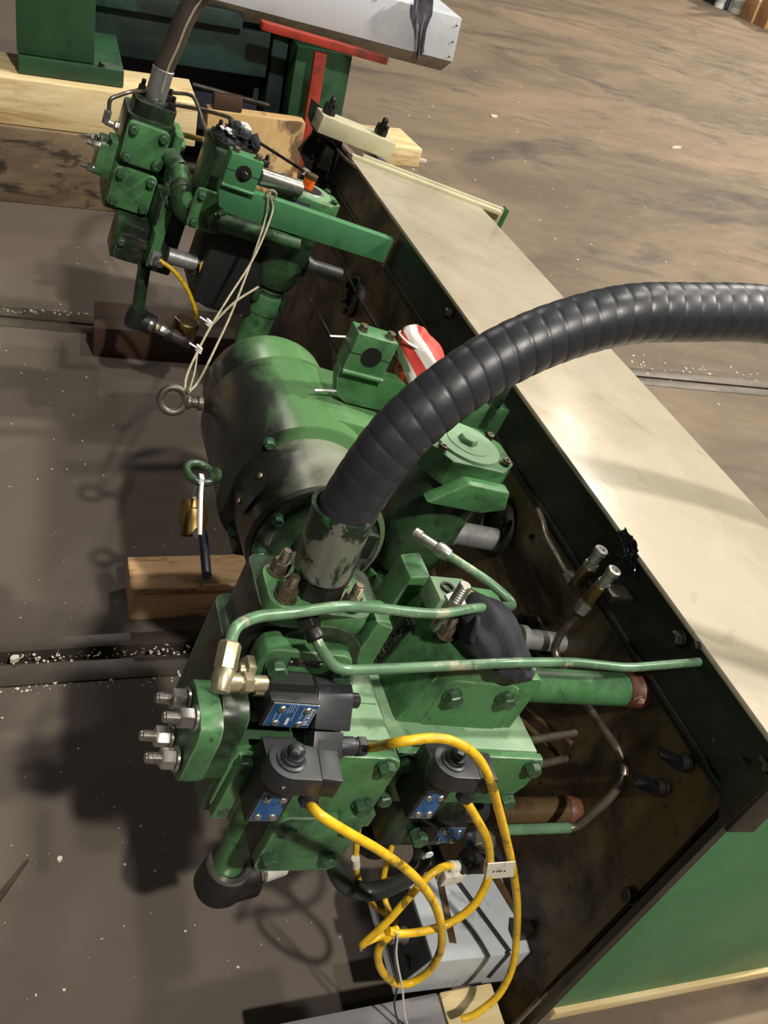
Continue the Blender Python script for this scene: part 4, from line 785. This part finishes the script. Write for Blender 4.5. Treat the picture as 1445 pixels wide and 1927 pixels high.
g = G(); g.tube(bend([at('y', 372, 500, 2.35), at('y', 380, 560, 2.35), at('y', 450, 575, 2.36)], .05, 8), .026, 24); P(fp, 'pipe', g, green_dirty)
d0, d1 = at('y', 372, 500, 2.35), at('y', 374, 512, 2.35); g = G(); g.lathe(d0, d1 - d0, [(0, .03), (.012, .03)], 24); P(fp, 'collar', g, green_dirty)
sp = T('drain_pipe', 'dark drain pipe with black elbow and silver fittings over the soaked timber', 'pipe', at('y', 258, 600, 2.38))
g = G(); g.tube([at('y', 272, 500, 2.40), at('y', 258, 590, 2.40)], .017, 20); P(sp, 'pipe', g, green_dirty)
e = at('y', 256, 600, 2.40); g = G(); g.lathe(e + NZ * .03, -NZ, [(0, .026), (.03, .030), (.05, .028)], 24); g.lathe(e, (1, 0, -.08), [(0, .028), (.04, .030), (.042, .026), (.052, .026)], 24); P(sp, 'elbow', g, blk)
x = at('y', 279, 608, 2.39); dx = (at('y', 345, 640, 2.38) - x).normalized()
for h, L, r, n, m, nm in ((0, .014, .021, 24, zinc, 'steel_band'), (.016, .016, .013, 6, zinc_y, 'hex_fitting'), (.034, .022, .015, 6, zinc, 'hex_fitting'), (.056, .012, .020, 24, plastic, 'hose_collar'), (.068, .06, .018, 24, rub_far, 'hose_end')):
    g = G(); g.lathe(x + dx * h, dx, [(0, r), (L, r)], n); P(sp, nm, g, m, .001)
bc = at('y', 352, 605, 2.42); bp_ = T('pipe_union', 'dull brass union ring standing below the far yellow cable', 'fitting', bc - NZ * .05)
g = G(); g.lathe(bc - NZ * .05, NZ, [(0, .036), (.05, .036), (.056, .031), (.056, .022)], 28); P(bp_, 'union_body', g, brass); g = G(); g.torus(bc + NZ * .003, NZ, .033, .0025, 28, 8); P(bp_, 'union_lip', g, zinc_y)
# rags
rg = T('rag', 'black rag with white flecks bundled on the far pump', 'rag', at('y', 450, 290, 2.36))
g = G(); g.blob(at('y', 448, 262, 2.36), (.046, .01, -.010), (0, .04, 0), (.006, 0, .030), .55, 2.0, 3.1, 5); P(rg, 'rag_body', g, rag_m, smooth=60)
for px, py, s in ((432, 247, .011), (463, 239, .013), (418, 240, .006)): g = G(); g.blob(at('y', px, py, 2.325), (s, 0, -.3 * s), (0, .006, 0), (0, 0, s * .6), .4, 2, px, 3); P(rg, 'white_fleck', g, nylon)
for a, b, c in (((475, 255), (484, 275), (480, 290)), ((455, 275), (462, 290), (458, 305))): g = G(); g.tube(cr([at('y', *a, 2.33), at('y', *b, 2.325), at('y', *c, 2.325)], 5), .012, 8, rf=lambda L, q, t: .012 * (1 - .8 * t) * (1 + .2 * math.sin(3 * q))); P(rg, 'rag_end', g, rag_m, smooth=70)
nr = T('rag', 'black rag stuffed in the right pump port, hanging over the side', 'rag', at('y', 910, 1240, .74))
g = G(); pts = [at('z', 862, 1180, -.652), at('z', 890, 1172, -.648), at('y', 915, 1178, .735), at('y', 940, 1205, .715), at('y', 962, 1235, .705), at('y', 985, 1262, .70), at('y', 998, 1274, .70)]
g.tube(cr(pts, 8), .03, 36, rf=lambda L, a, t: (.018 + .022 * math.sin(math.pi * min(1, t * 1.15) ** .8) - .012 * max(0, t - .7) / .3) * (1 + .10 * math.sin(3 * a + 5 * t) + .06 * math.sin(7 * a - 9 * t)), flat=(V((.25, -.5, .8)).normalized(), .55))
for v in g.bm.verts: v.co += V((noise.noise(v.co * 45), noise.noise(v.co * 45 + V((9, 0, 0))), noise.noise(v.co * 45 + V((0, 7, 0))))) * .005 + V((0, 0, .002 * math.sin(v.co.x * 130 + v.co.y * 90)))
P(nr, 'rag_body', g, rag_m, smooth=75)
g = G(); g.tube(cr([at('z', 895, 1150, -.64), at('y', 898, 1172, .715), at('y', 888, 1200, .708), at('y', 893, 1212, .706)], 6), .004, 8); P(nr, 'rag_fold', g, rag_m, smooth=70)
# ================================================================ bent tubes in front
def tubething(name, label, cat, pts, r, m, fits=(), bendr=.02, n=12):
    g = G(); p = bend(pts, bendr, 7); c = [q for q in p]; t = T(name, label, cat, V(pts[0])); P(t, 'tube', g.tube(p, r, n), m)
    for fm, lst in fits:
        for nm, a, d, prof, k in lst: g = G(); g.lathe(a, d, prof, k); P(t, nm, g, fm, .0006)
    return t
Y1 = .668
a0 = at('y', 428, 1240, .60); a1 = at('y', 447, 1178, .625)
tp = [at('y', 430, 1228, .605), at('y', 440, 1180, .625), at('y', 480, 1160, .645), at('y', 560, 1153, .665), at('y', 640, 1140, .672), at('y', 700, 1143, .69), at('y', 770, 1152, .70), at('y', 830, 1156, .71), at('y', 900, 1143, .735), at('y', 972, 1141, .77), at('y', 925, 1098, .80), at('y', 870, 1062, .83), at('y', 836, 1040, .85)]
t1 = T('bent_tube', 'upper chipped green tube from the zinc elbow across to the black rag', 'tube', tp[0])
g = G(); g.tube(bend(tp, .03, 7), .0062, 14); tb1 = P(t1, 'tube', g, tube_grn)
d = (tp[1] - tp[0]).normalized(); b0 = tp[0] - d * .012
g = G(); g.lathe(b0 - d * .004, d, [(0, .0115), (.024, .0115), (.027, .009)], 6); P(t1, 'tube_nut', g, zinc_y, .0006)
el = b0 - d * .016; g = G(); g.lathe(el + d * .014, -d, [(0, .010), (.012, .011), (.024, .009)], 12); g.lathe(el, (1, .1, -.05), [(0, .0095), (.016, .0095)], 12); P(t1, 'elbow_fitting', g, zinc_y, .001)
g = G(); dx = V((1, .1, -.05)).normalized(); g.lathe(el + dx * .016, dx, [(0, .0075), (.004, .0075)], 12); g.lathe(el + dx * .020, dx, [(0, .011), (.009, .011)], 6); g.lathe(el + dx * .029, dx, [(0, .008), (.016, .008)], 12); P(t1, 'hex_adapter', g, zinc_y, .0005)
e = tp[-1]; d = (tp[-1] - tp[-2]).normalized(); g = G(); g.lathe(e - d * .008, d, [(0, .0085), (.012, .0105), (.020, .0095), (.022, .007), (.045, .007), (.046, .009), (.056, .009), (.058, .005), (.058, .002)], 12); P(t1, 'tube_end', g, zinc)
tp = [at('y', 588, 1186, .672), at('y', 604, 1222, .655), at('y', 632, 1262, .655), at('y', 740, 1258, .66), at('y', 960, 1247, .668), at('y', 1080, 1246, .69), at('y', 1180, 1257, .695), at('y', 1325, 1245, .70)]
t2 = T('bent_tube', 'lower green tube reaching across the pumps with its bare end near the tank top', 'tube', tp[0])
g = G(); g.tube(bend(tp, .022, 7), .0062, 14); P(t2, 'tube', g, tube_grn)
d = (tp[1] - tp[0]).normalized(); g = G(); g.lathe(tp[0] - d * .018, d, [(0, .0125), (.014, .0125), (.016, .0105)], 6); g.lathe(tp[0] - d * .002, d, [(0, .0095), (.008, .0105), (.012, .0105), (.014, .0075)], 18); P(t2, 'tube_nut', g, darksteel, .0005)
# thin tubes by the far hose
g = G(); g.tube(bend([at('y', 205, 208, 2.48), at('y', 206, 186, 2.48), at('y', 245, 172, 2.50), at('y', 262, 172, 2.55), at('y', 290, 172, 2.62), at('y', 362, 177, 2.60), at('y', 372, 198, 2.55), at('y', 385, 240, 2.45), at('y', 398, 268, 2.40)], .03, 6), .0052, 10)
t3 = T('bent_tube', 'thin steel tube looping behind the far hose from a small zinc elbow', 'tube', at('y', 205, 215, 2.48)); P(t3, 'tube', g, tube_stl)
q = at('y', 204, 208, 2.48); g = G(); g.lathe(q, (0, 0, -1), [(0, .010), (.018, .010)], 6); g.lathe(q - NZ * .018, (0, 0, -1), [(0, .009), (.014, .009)], 10); g.lathe(q - NZ * .028, (1, .1, -.1), [(0, .008), (.02, .008)], 10); g.lathe(q - NZ * .029 + V((.022, 0, 0)), (1, .1, -.1), [(0, .012), (.010, .012)], 6); P(t3, 'elbow_fitting', g, zinc, .001)
g = G(); g.tube(bend([at('y', 312, 194, 2.7), at('y', 380, 206, 2.66), at('y', 432, 220, 2.60), at('y', 450, 240, 2.50)], .03, 6), .0055, 10); S('bent_tube', 'thin steel tube running behind the far rag', 'tube', g, tube_stl)
g = G(); g.tube([at('y', 318, 247, 2.72), at('y', 386, 264, 2.50)], .0075, 10); S('bent_tube', 'short ochre tube between the two far pumps', 'tube', g, mat('ochre_tube', (150, 116, 56), .5))
tp = [at('y', 478, 262, 2.60), at('y', 572, 322, 2.72)]
t4 = T('bent_tube', 'thin dark tube with a white fitting behind the far filter', 'tube', tp[0]); g = G(); g.tube(tp, .0045, 10); P(t4, 'tube', g, darksteel)
d = (tp[1] - tp[0]).normalized(); g = G(); g.lathe(tp[1], d, [(0, .012), (.02, .012)], 6); P(t4, 'end_fitting', g, pvc_w)
xw = 1.0
tp = [at('x', 600, 240, .985), at('x', 618, 262, .985), at('x', 650, 300, .99), at('x', 668, 313, 1.0)]
g = G(); g.tube(bend(tp, .03, 6), .0055, 10); S('bent_tube', 'short steel tube on the tank side near its far end', 'tube', g, tube_stl)
g = G(); g.tube(bend([at('x', 572, 345, 1.0), at('x', 625, 470, 1.0), at('x', 700, 600, 1.005), at('x', 800, 760, 1.005), at('x', 900, 880, 1.005)], .03, 6), .005, 10); S('bent_tube', 'long thin dark tube lying along the tank side behind the filters', 'tube', g, darksteel)
g = G(); g.tube(bend([at('x', 582, 560, .92), at('x', 610, 610, .92), at('x', 650, 690, .93)], .03, 6), .0045, 10); S('bent_tube', 'thin black rod slanting down between far filter and near clamp', 'tube', g, darksteel)
for o, l in ((0, 'left of two thin tubes rising beside the near filter adapter'), (14, 'right of two thin tubes rising beside the near filter adapter')):
    g = G(); g.tube([at('x', 786 + o, 1030, .90), at('x', 806 + o * .9, 1090, .88)], .0045, 8); S('bent_tube', l, 'tube', g, tube_stl)
# ---- fittings and tubes carried by the tank side
cv = T('check_valve', 'rear of two small steel fittings on the tank side, with tube coming from above', 'fitting', at('x', 1100, 1075, .98))
p0, p1 = at('x', 1086, 1098, .97), at('x', 1128, 1040, .97); d = (p1 - p0).normalized()
def fitbody(t, p0, p1, hexn):
    d = (p1 - p0).normalized(); L = (p1 - p0).length
    g = G(); g.lathe(p0, d, [(0, .0115), (L * .55, .0115), (L * .58, .0100)], 20); P(t, 'body', g, brass if hexn else rust, .0006)
    g = G(); g.lathe(p0 + d * L * .56, d, [(0, .0118), (L * .12, .0118)], 6); g.lathe(p0 + d * L * .70, d, [(0, .0088), (L * .26, .0088), (L * .28, .0112), (L * .40, .0112), (L * .42, .0095), (L * .42, .006), (L * .36, .006)], 20); P(t, 'connector', g, zinc)
    return d
fitbody(cv, p0, p1, False)
q = at('x', 1078, 1098, .968); g = G(); g.lathe(q, (at('x', 1062, 1072, .968) - q), [(0, .010), (.010, .0115), (.020, .0115), (.022, .009)], 6); P(cv, 'elbow_nut', g, steel, .0006)
g = G(); g.tube(bend([at('x', 1066, 1080, .968), at('x', 1026, 1010, .975), at('x', 1022, 985, .985), at('x', 1012, 960, 1.0)], .02, 6), .0058, 10); P(cv, 'tube', g, tube_stl)
c2v = T('check_valve', 'front of two small steel fittings on the tank side, with long tube curling below', 'fitting', at('x', 1125, 1115, .97))
p0, p1 = at('x', 1108, 1130, .965), at('x', 1152, 1078, .965); d = fitbody(c2v, p0, p1, True)
g = G(); g.lathe(p0, -d, [(0, .0105), (.005, .0105)], 20); g.lathe(p0 - d * .006, -d, [(0, .0125), (.018, .0125), (.022, .008)], 6); P(c2v, 'tube_nut', g, zinc, .0005)
g = G(); q = at('x', 1160, 1118, .985); g.obox(q, (.022, 0, 0), (0, .016, 0), (0, 0, .007)); P(c2v, 'bracket', g, darksteel, .002)
tp = [p0 - d * .024, at('x', 1056, 1190, .972), at('x', 1043, 1218, .975), at('x', 1048, 1240, .98), at('x', 1100, 1320, .985), at('x', 1163, 1412, .985), at('x', 1178, 1455, .985), at('x', 1150, 1500, .975), at('x', 1085, 1556, .95), at('x', 1070, 1558, .94), at('x', 940, 1562, .82)]
g = G(); g.tube(bend(tp, .035, 8), .0068, 12); P(c2v, 'long_tube', g, tube_stl)
g = G(); g.tube([tp[-2], tp[-1]], .0078, 12); P(c2v, 'green_tube_end', g, tube_grn, label='green painted end of the tube')
pr = T('suction_stub', 'oily brown pipe stub with a red-brown end, low beside the tank', 'pipe', at('y', 1000, 1550, .72))
a, b = at('y', 925, 1528, .705), at('y', 1078, 1524, .705); d = (b - a).normalized()
g = G(); g.lathe(a, d, [(0, .0215), (.014, .0215), (.015, .0205), (.019, .0205), (.020, .0215), ((b - a).length - .018, .0215)], 24); P(pr, 'pipe', g, rust)
g = G(); g.lathe(b - d * .018, d, [(0, .0225), (.006, .0245), (.02, .0235), (.024, .020)], 24); P(pr, 'end_ring', g, rust_red)
for px, py, l in ((1285, 1432, 'rear stud wrapped in black film on the tank side'), (1240, 1478, 'front stud wrapped in black film on the tank side')):
    p = at('x', px + 12, py + 4, 1.018); t = T('wrapped_stud', l, 'stud', p); g = G(); g.cyl(p, p + NX * .022, .011, 16); g.lathe(p + NX * .006, NX, [(0, .0135), (.004, .0135)], 16); P(t, 'stud', g, darksteel)
    q = p + NX * .022; f = 1 if px > 1260 else -1
    g = G(); g.hexa([q + V((0, -.010, -.008)), q + V((0, .008, -.008)), q + V((0, .008, .008)), q + V((0, -.010, .008)), q + V((-.034, .004, .004 * f)), q + V((-.030, .020, .0)), q + V((-.034, .020, .012)), q + V((-.040, .002, .014))]); P(t, 'film_wrap', g, mat('glossy_black_film', (20, 20, 24), .12), .001)
for px0, py0, px1, py1, l in ((975, 1325, 1075, 1400, 'upper thin brown rod leaning low against the tank side'), (975, 1350, 1060, 1430, 'lower thin brown rod leaning low against the tank side')):
    g = G(); g.tube([at('x', px0, py0, .97), at('x', px1, py1, 1.01)], .005, 8); S('rod', l, 'rod', g, rust)
# ================================================================ pieces under the pumps
e = V((.489, .70, -1.105)); bt = T('suction_elbow', 'black elbow with steel rim under the left pump pipe', 'fitting', e - NZ * .06)
g = G(); g.lathe(e + NZ * .012, -NZ, [(0, .024), (0, .031), (.006, .033), (.05, .036), (.062, .030)], 30, True); P(bt, 'cup', g, blk, .001)
g = G(); g.lathe(e + NZ * .0125, -NZ, [(0, .0235), (0, .031), (.004, .0325), (.005, .0325)], 30, False); P(bt, 'steel_rim', g, steel)
g = G(); g.lathe(e - NZ * .03 + V((.01, 0, 0)), (1, .25, .12), [(0, .031), (.036, .033), (.040, .030)], 28); P(bt, 'elbow_arm', g, darksteel)
dx = V((1, .25, .12)).normalized(); o = e - NZ * .03 + V((.01, 0, 0)) + dx * .04
for h, L, r, n, m, nm in ((0, .010, .017, 6, zinc_y, 'hex_fitting'), (.010, .004, .020, 24, zinc, 'washer'), (.014, .034, .019, 24, pvc_w, 'white_sleeve'), (.048, .014, .021, 24, plastic, 'band'), (.062, .030, .018, 24, pvc_w, 'white_sleeve')):
    g = G(); g.lathe(o + dx * h, dx, [(0, r), (L, r)], n); P(bt, nm, g, m, .0008)
fh_ = at('y', 640, 1605, .66)
g = G(); g.tube(cr([at('y', 632, 1560, .72), at('y', 628, 1620, .69), at('y', 648, 1662, .67), at('y', 695, 1678, .66), at('y', 745, 1663, .655), at('y', 783, 1635, .66), at('y', 795, 1600, .68), at('y', 780, 1560, .72)], 8), .0135, 20)
S('rubber_hose', 'short greenish black hose sagging in a loop between the two pumps', 'hose', g, mat('greenish_rubber', (44, 52, 46), .35, layers=[((70, 76, 66), 9, .55, .68, .6), ((24, 26, 25), 14, .5, .66, .7)], rv=.1))
pm = T('port_cap', 'dim steel cap with bolts behind the loop of black hose', 'fitting', at('y', 705, 1550, .74)); g = G(); g.lathe(at('y', 705, 1550, .76), (-.3, -1, 0), [(0, .030), (.04, .030), (.05, .02)], 28); P(pm, 'cap', g, darksteel)
bolt(pm, at('y', 738, 1550, .72), NY, .018, 'hex', bolt_grn)
# ================================================================ yellow cables
def cable(pts, label, r=.0056, group=None): g = G(); g.tube(cr(pts, 9), r, 12); return S('power_cable', label, 'cable', g, yel, smooth=80)
yc = CAB1.y
cable([CAB1 - V((.004, 0, 0)), CAB1 + V((.012, -.002, .002))] + [at('y', *p, y) for *p, y in ((742, 1398, .575), (815, 1389, .57), (862, 1399, .565), (900, 1428, .56), (924, 1475, .56), (940, 1530, .565), (955, 1590, .575), (966, 1640, .58), (973, 1700, .578), (972, 1760, .572), (964, 1820, .555), (938, 1872, .54), (895, 1908, .53), (868, 1918, .53))], 'longest yellow cable arching over the right coil then down past the grey box')
cable([CAB2] + [at('y', *p, y) for *p, y in ((604, 1535, .525), (655, 1567, .52), (718, 1603, .525), (778, 1648, .53), (815, 1697, .54), (830, 1745, .545), (828, 1790, .55), (806, 1828, .55), (772, 1850, .55), (740, 1848, .548), (716, 1822, .548), (712, 1788, .55), (730, 1763, .552), (747, 1752, .556))], 'thick yellow cable from the lower left coil coiling before the grey box')
cable([CAB3] + [at('y', *p, y) for *p, y in ((903, 1552, .575), (918, 1585, .575), (922, 1625, .575), (915, 1662, .57), (890, 1705, .56), (848, 1736, .555), (798, 1752, .552), (752, 1757, .552), (730, 1752, .553))], 'yellow cable from the right coil sweeping left through a white label')
cable([CAB4 + V((-.012, 0, 0)), at('y', 832, 1632, .58), at('y', 805, 1650, .57), at('y', 770, 1688, .56), at('y', 725, 1738, .55), at('y', 684, 1776, .545), at('y', 690, 1772, .55), at('y', 722, 1758, .555), at('y', 748, 1748, .56)], 'yellow cable with white sleeve bent back on itself left of the grey box', .0052)
cable([at('y', *p, y) for *p, y in ((676, 1540, .70), (672, 1580, .69), (670, 1620, .68), (676, 1660, .68), (700, 1700, .66), (730, 1722, .64), (746, 1735, .62))], 'thin yellow cable behind the black hose loop, left one with white sleeve', .0046)
cable([at('y', *p, y) for *p, y in ((752, 1560, .69), (735, 1600, .68), (722, 1650, .67), (724, 1690, .65), (735, 1720, .63))], 'thin yellow cable behind the black hose loop, right one', .0044)
g = G(); g.lathe(at('y', 669, 1615, .676), (at('y', 671, 1650, .676) - at('y', 669, 1615, .676)), [(0, .0062), (.022, .0062)], 14); S('cable_sleeve', 'white sleeve on the thin yellow cable behind the hose loop', 'sleeve', g, sleeve)
lb = T('cable_label', 'white wrap label with faint black print on the yellow cable', 'label', at('y', 940, 1650, .57))
a, b, c, d = at('y', 918, 1626, .568), at('y', 970, 1622, .568), at('y', 966, 1650, .568), at('y', 914, 1655, .568)
g = G(); g.ext([a, b, c, d], [q + V((0, .0015, 0)) for q in (a, b, c, d)]); P(lb, 'flag', g, sleeve)
g = G(); g.lathe(at('y', 920, 1625, .575), (at('y', 917, 1656, .575) - at('y', 920, 1625, .575)), [(0, .0068), (.021, .0068)], 14); P(lb, 'wrap', g, sleeve)
g = G(); g.text('P MP 6', (a + b + c + d) / 4 + V((-.002, -.0006, -.001)), b - a, (a - d), .0072, .0002); P(lb, 'print', g, plastic)
for pts, l in ((((745, 1765), (742, 1800), (748, 1850), (742, 1890), (752, 1935)), 'thin black wire hanging in front of the grey box'), (((748, 1755), (746, 1800), (757, 1860), (760, 1900), (768, 1935)), 'thin white wire hanging in front of the grey box')):
    g = G(); g.tube(cr([at('y', *p, .545) for p in pts], 7), .0016, 6); S('wire', l, 'wire', g, plastic if 'black' in l else nylon)
# ================================================================ grey junction box
YB = .600
A, B, C, D = at('y', 818, 1811, YB), at('y', 1012, 1790, YB), at('y', 944, 1847, YB), at('y', 740, 1872, YB)
k = at('z', 780, 1642, A.z).y - YB; back = V((0, k, 0))
jb = T('junction_box', 'dented grey steel junction box with black side plate on timber under the pumps', 'box', (A + B + C + D) / 4)
g = G(); g.ext([A, B, C, D], [q + back for q in (A, B, C, D)]); jbx = P(jb, 'box_body', g, grey_box, .002)
e1, e2 = (B - A).normalized(), (D - A).normalized(); nrm = -e1
g = G(); o = A - e1 * .0035; h = (D - A).length; g.ext([o + e2 * .002 + back * .04, o + e2 * (h * .80) + back * .04, o + e2 * (h * .80) + back * .98, o + e2 * .002 + back * .98], [q + e1 * .0037 for q in (o + e2 * .002 + back * .04, o + e2 * (h * .80) + back * .04, o + e2 * (h * .80) + back * .98, o + e2 * .002 + back * .98)]); sp_ = P(jb, 'side_plate', g, blk, .0006)
hc = o + e2 * h * .46 + back * .16; g = G(); g.lathe(hc - e1 * .0012, e1, [(0, .0125), (.001, .0125)], 24); P(jb, 'knockout_hole', g, mat('hole_black', (8, 8, 8), .8), par=sp_)
q = o + e2 * h * .36 + back * .42; g = G(); g.lathe(q, -e1, [(0, .014), (.006, .014), (.006, .011), (.020, .011), (.022, .013), (.028, .012)], 20); P(jb, 'cable_entry', g, zinc, .0006, par=sp_)
up_n = e1.cross(back.normalized()); up_n = up_n if up_n.z > 0 else -up_n
def onlid(a, b, w, m, nm, lift=.002):
    ln = (B - A).cross(back); lid = lambda p: (lambda r: r * (A.dot(ln) / r.dot(ln)))(MC @ _ray(*p)); pa_, pb_ = lid(a), lid(b); dd = (pb_ - pa_).normalized(); s = V((-dd.y, dd.x, 0)) * w
    g = G(); g.ext([pa_ - s, pa_ + s, pb_ + s, pb_ - s], [x + NZ * lift for x in (pa_ - s, pa_ + s, pb_ + s, pb_ - s)]); return P(jb, nm, g, m, .0004)
onlid((826, 1650), (852, 1775), .006, rust, 'hinge_strip'); onlid((840, 1632), (958, 1792), .004, plastic, 'rubber_strap', .003)
onlid((930, 1650), (985, 1740), .007, rust, 'edge_angle', .004)
g = G(); qa, qb, qc = at('y', 958, 1794, YB - .002), at('y', 920, 1838, YB - .002), None; g.tube([qa, qb], .003, 6); P(jb, 'strap_end', g, plastic)
g = G(); q = at('y', 992, 1752, .63); g.obox(q, (.024, 0, -.006), (0, .010, 0), (.004, 0, .016)); P(jb, 'wall_bracket', g, darksteel, .002)
g = G(); q = at('y', 840, 1645, .68); g.obox(q, (.014, 0, 0), (0, .004, 0), (0, 0, .012)); P(jb, 'lid_tab', g, sleeve, .001)
# ================================================================ hanging ball valve and twine
EY2 = EY2 / KM
bv = T('ball_valve', 'brass ball valve with black lever hanging from the motor eyebolt by a white tie', 'valve', at('x', 366, 1000, .36))
u0 = at('x', 362, 940, .352); u1 = at('x', 364, 1008, .36); d = (u1 - u0).normalized(); L = (u1 - u0).length
g = G(); g.lathe(u0, d, [(0, .0155), (.006, .0165), (.012, .0165), (.014, .019), (L * .55, .019), (L * .8, .0165), (L, .018), (L, .0135), (L * .7, .013)], 28, False); P(bv, 'valve_body', g, brass)
a = at('x', 381, 1006, .352); b = at('x', 389, 1084, .352)
g = G(); g.tube(cr([a, at('x', 384, 1030, .352), at('x', 387, 1060, .352), b], 5), .0085, 14, flat=(V((.6, -.7, .3)).normalized(), .5)); lv = P(bv, 'lever', g, mat('dark_blue_grip', (34, 34, 46), .3))
g = G(); g.tube([at('x', 370, 1002, .352), a + (b - a) * .03], .007, 10, flat=(V((.6, -.7, .3)).normalized(), .4)); P(bv, 'lever_arm', g, zinc)
g = G(); g.tube(cr([at('x', 376, 1006, .346), at('x', 377, 970, .343), at('x', 378, 930, .345), at('x', 379, 905, .35), EY2 + V((0, 0, -.018)), at('x', 372, 912, .358), at('x', 364, 940, .36)], 8), .0028, 8); tz = S('cable_tie', 'long white cable tie holding the brass valve to the green eyebolt', 'cable tie', g, nylon)
g = G(); q = at('x', 378, 901, .347); g.obox(q, (.003, 0, 0), (0, .0055, 0), (0, 0, .0045)); th_ = S('tie_head', 'square head of the long white cable tie at the green eyebolt', 'cable tie', g, nylon, bevel=.0008)
for o_ in (bv.o, tz, th_): rescale(o_, KM)
tw1 = [at('y', 505, 372, 2.13), at('y', 497, 420, 2.12), at('y', 470, 500, 2.0), at('y', 435, 590, 1.84), at('y', 405, 655, 1.70), at('y', 375, 715, 1.58), at('x', 355, 738, .4506)]
g = G(); g.tube(cr(tw1, 8), .0025, 8)
tw2 = [at('y', 508, 368, 2.13), at('y', 512, 400, 2.12), at('y', 480, 480, 2.0), at('y', 430, 560, 1.86), at('y', 398, 612, 1.75), at('y', 375, 655, 1.66), at('y', 352, 705, 1.56), at('x', 347, 738, .446)]
g.tube(cr(tw2, 8), .0024, 8); g.tube(cr([at('y', 398, 612, 1.75), at('y', 440, 570, 1.78), at('y', 486, 540, 1.82)], 6), .0026, 8); g.tube(cr([at('y', 372, 660, 1.66), at('y', 366, 700, 1.58), at('x', 356, 735, .45)], 6), .0018, 6)
g.torus((at('y', 510, 366, 2.13)), (0, 1, .4), .012, .003, 16, 6)
tn = T('twine', 'pale twine tied from the far clamp bar down to the dark eyebolt', 'twine', at('x', 352, 738, .45)); P(tn, 'strand', g, cord)
g = G()
for px, py, y in ((393, 608, 1.755), (374, 657, 1.66)):
    q = at('y', px, py, y)
    for k in range(3): g.torus(q + V((0, 0, .005 * (k - 1))), (.5, .2, 1), .006, .0022, 12, 6)
    g.tube(cr([q, q + V((-.012, -.004, .006)), q + V((-.022, 0, .008))], 4), .002, 6)
P(tn, 'knot', g, nylon, label='white knots in the twine')
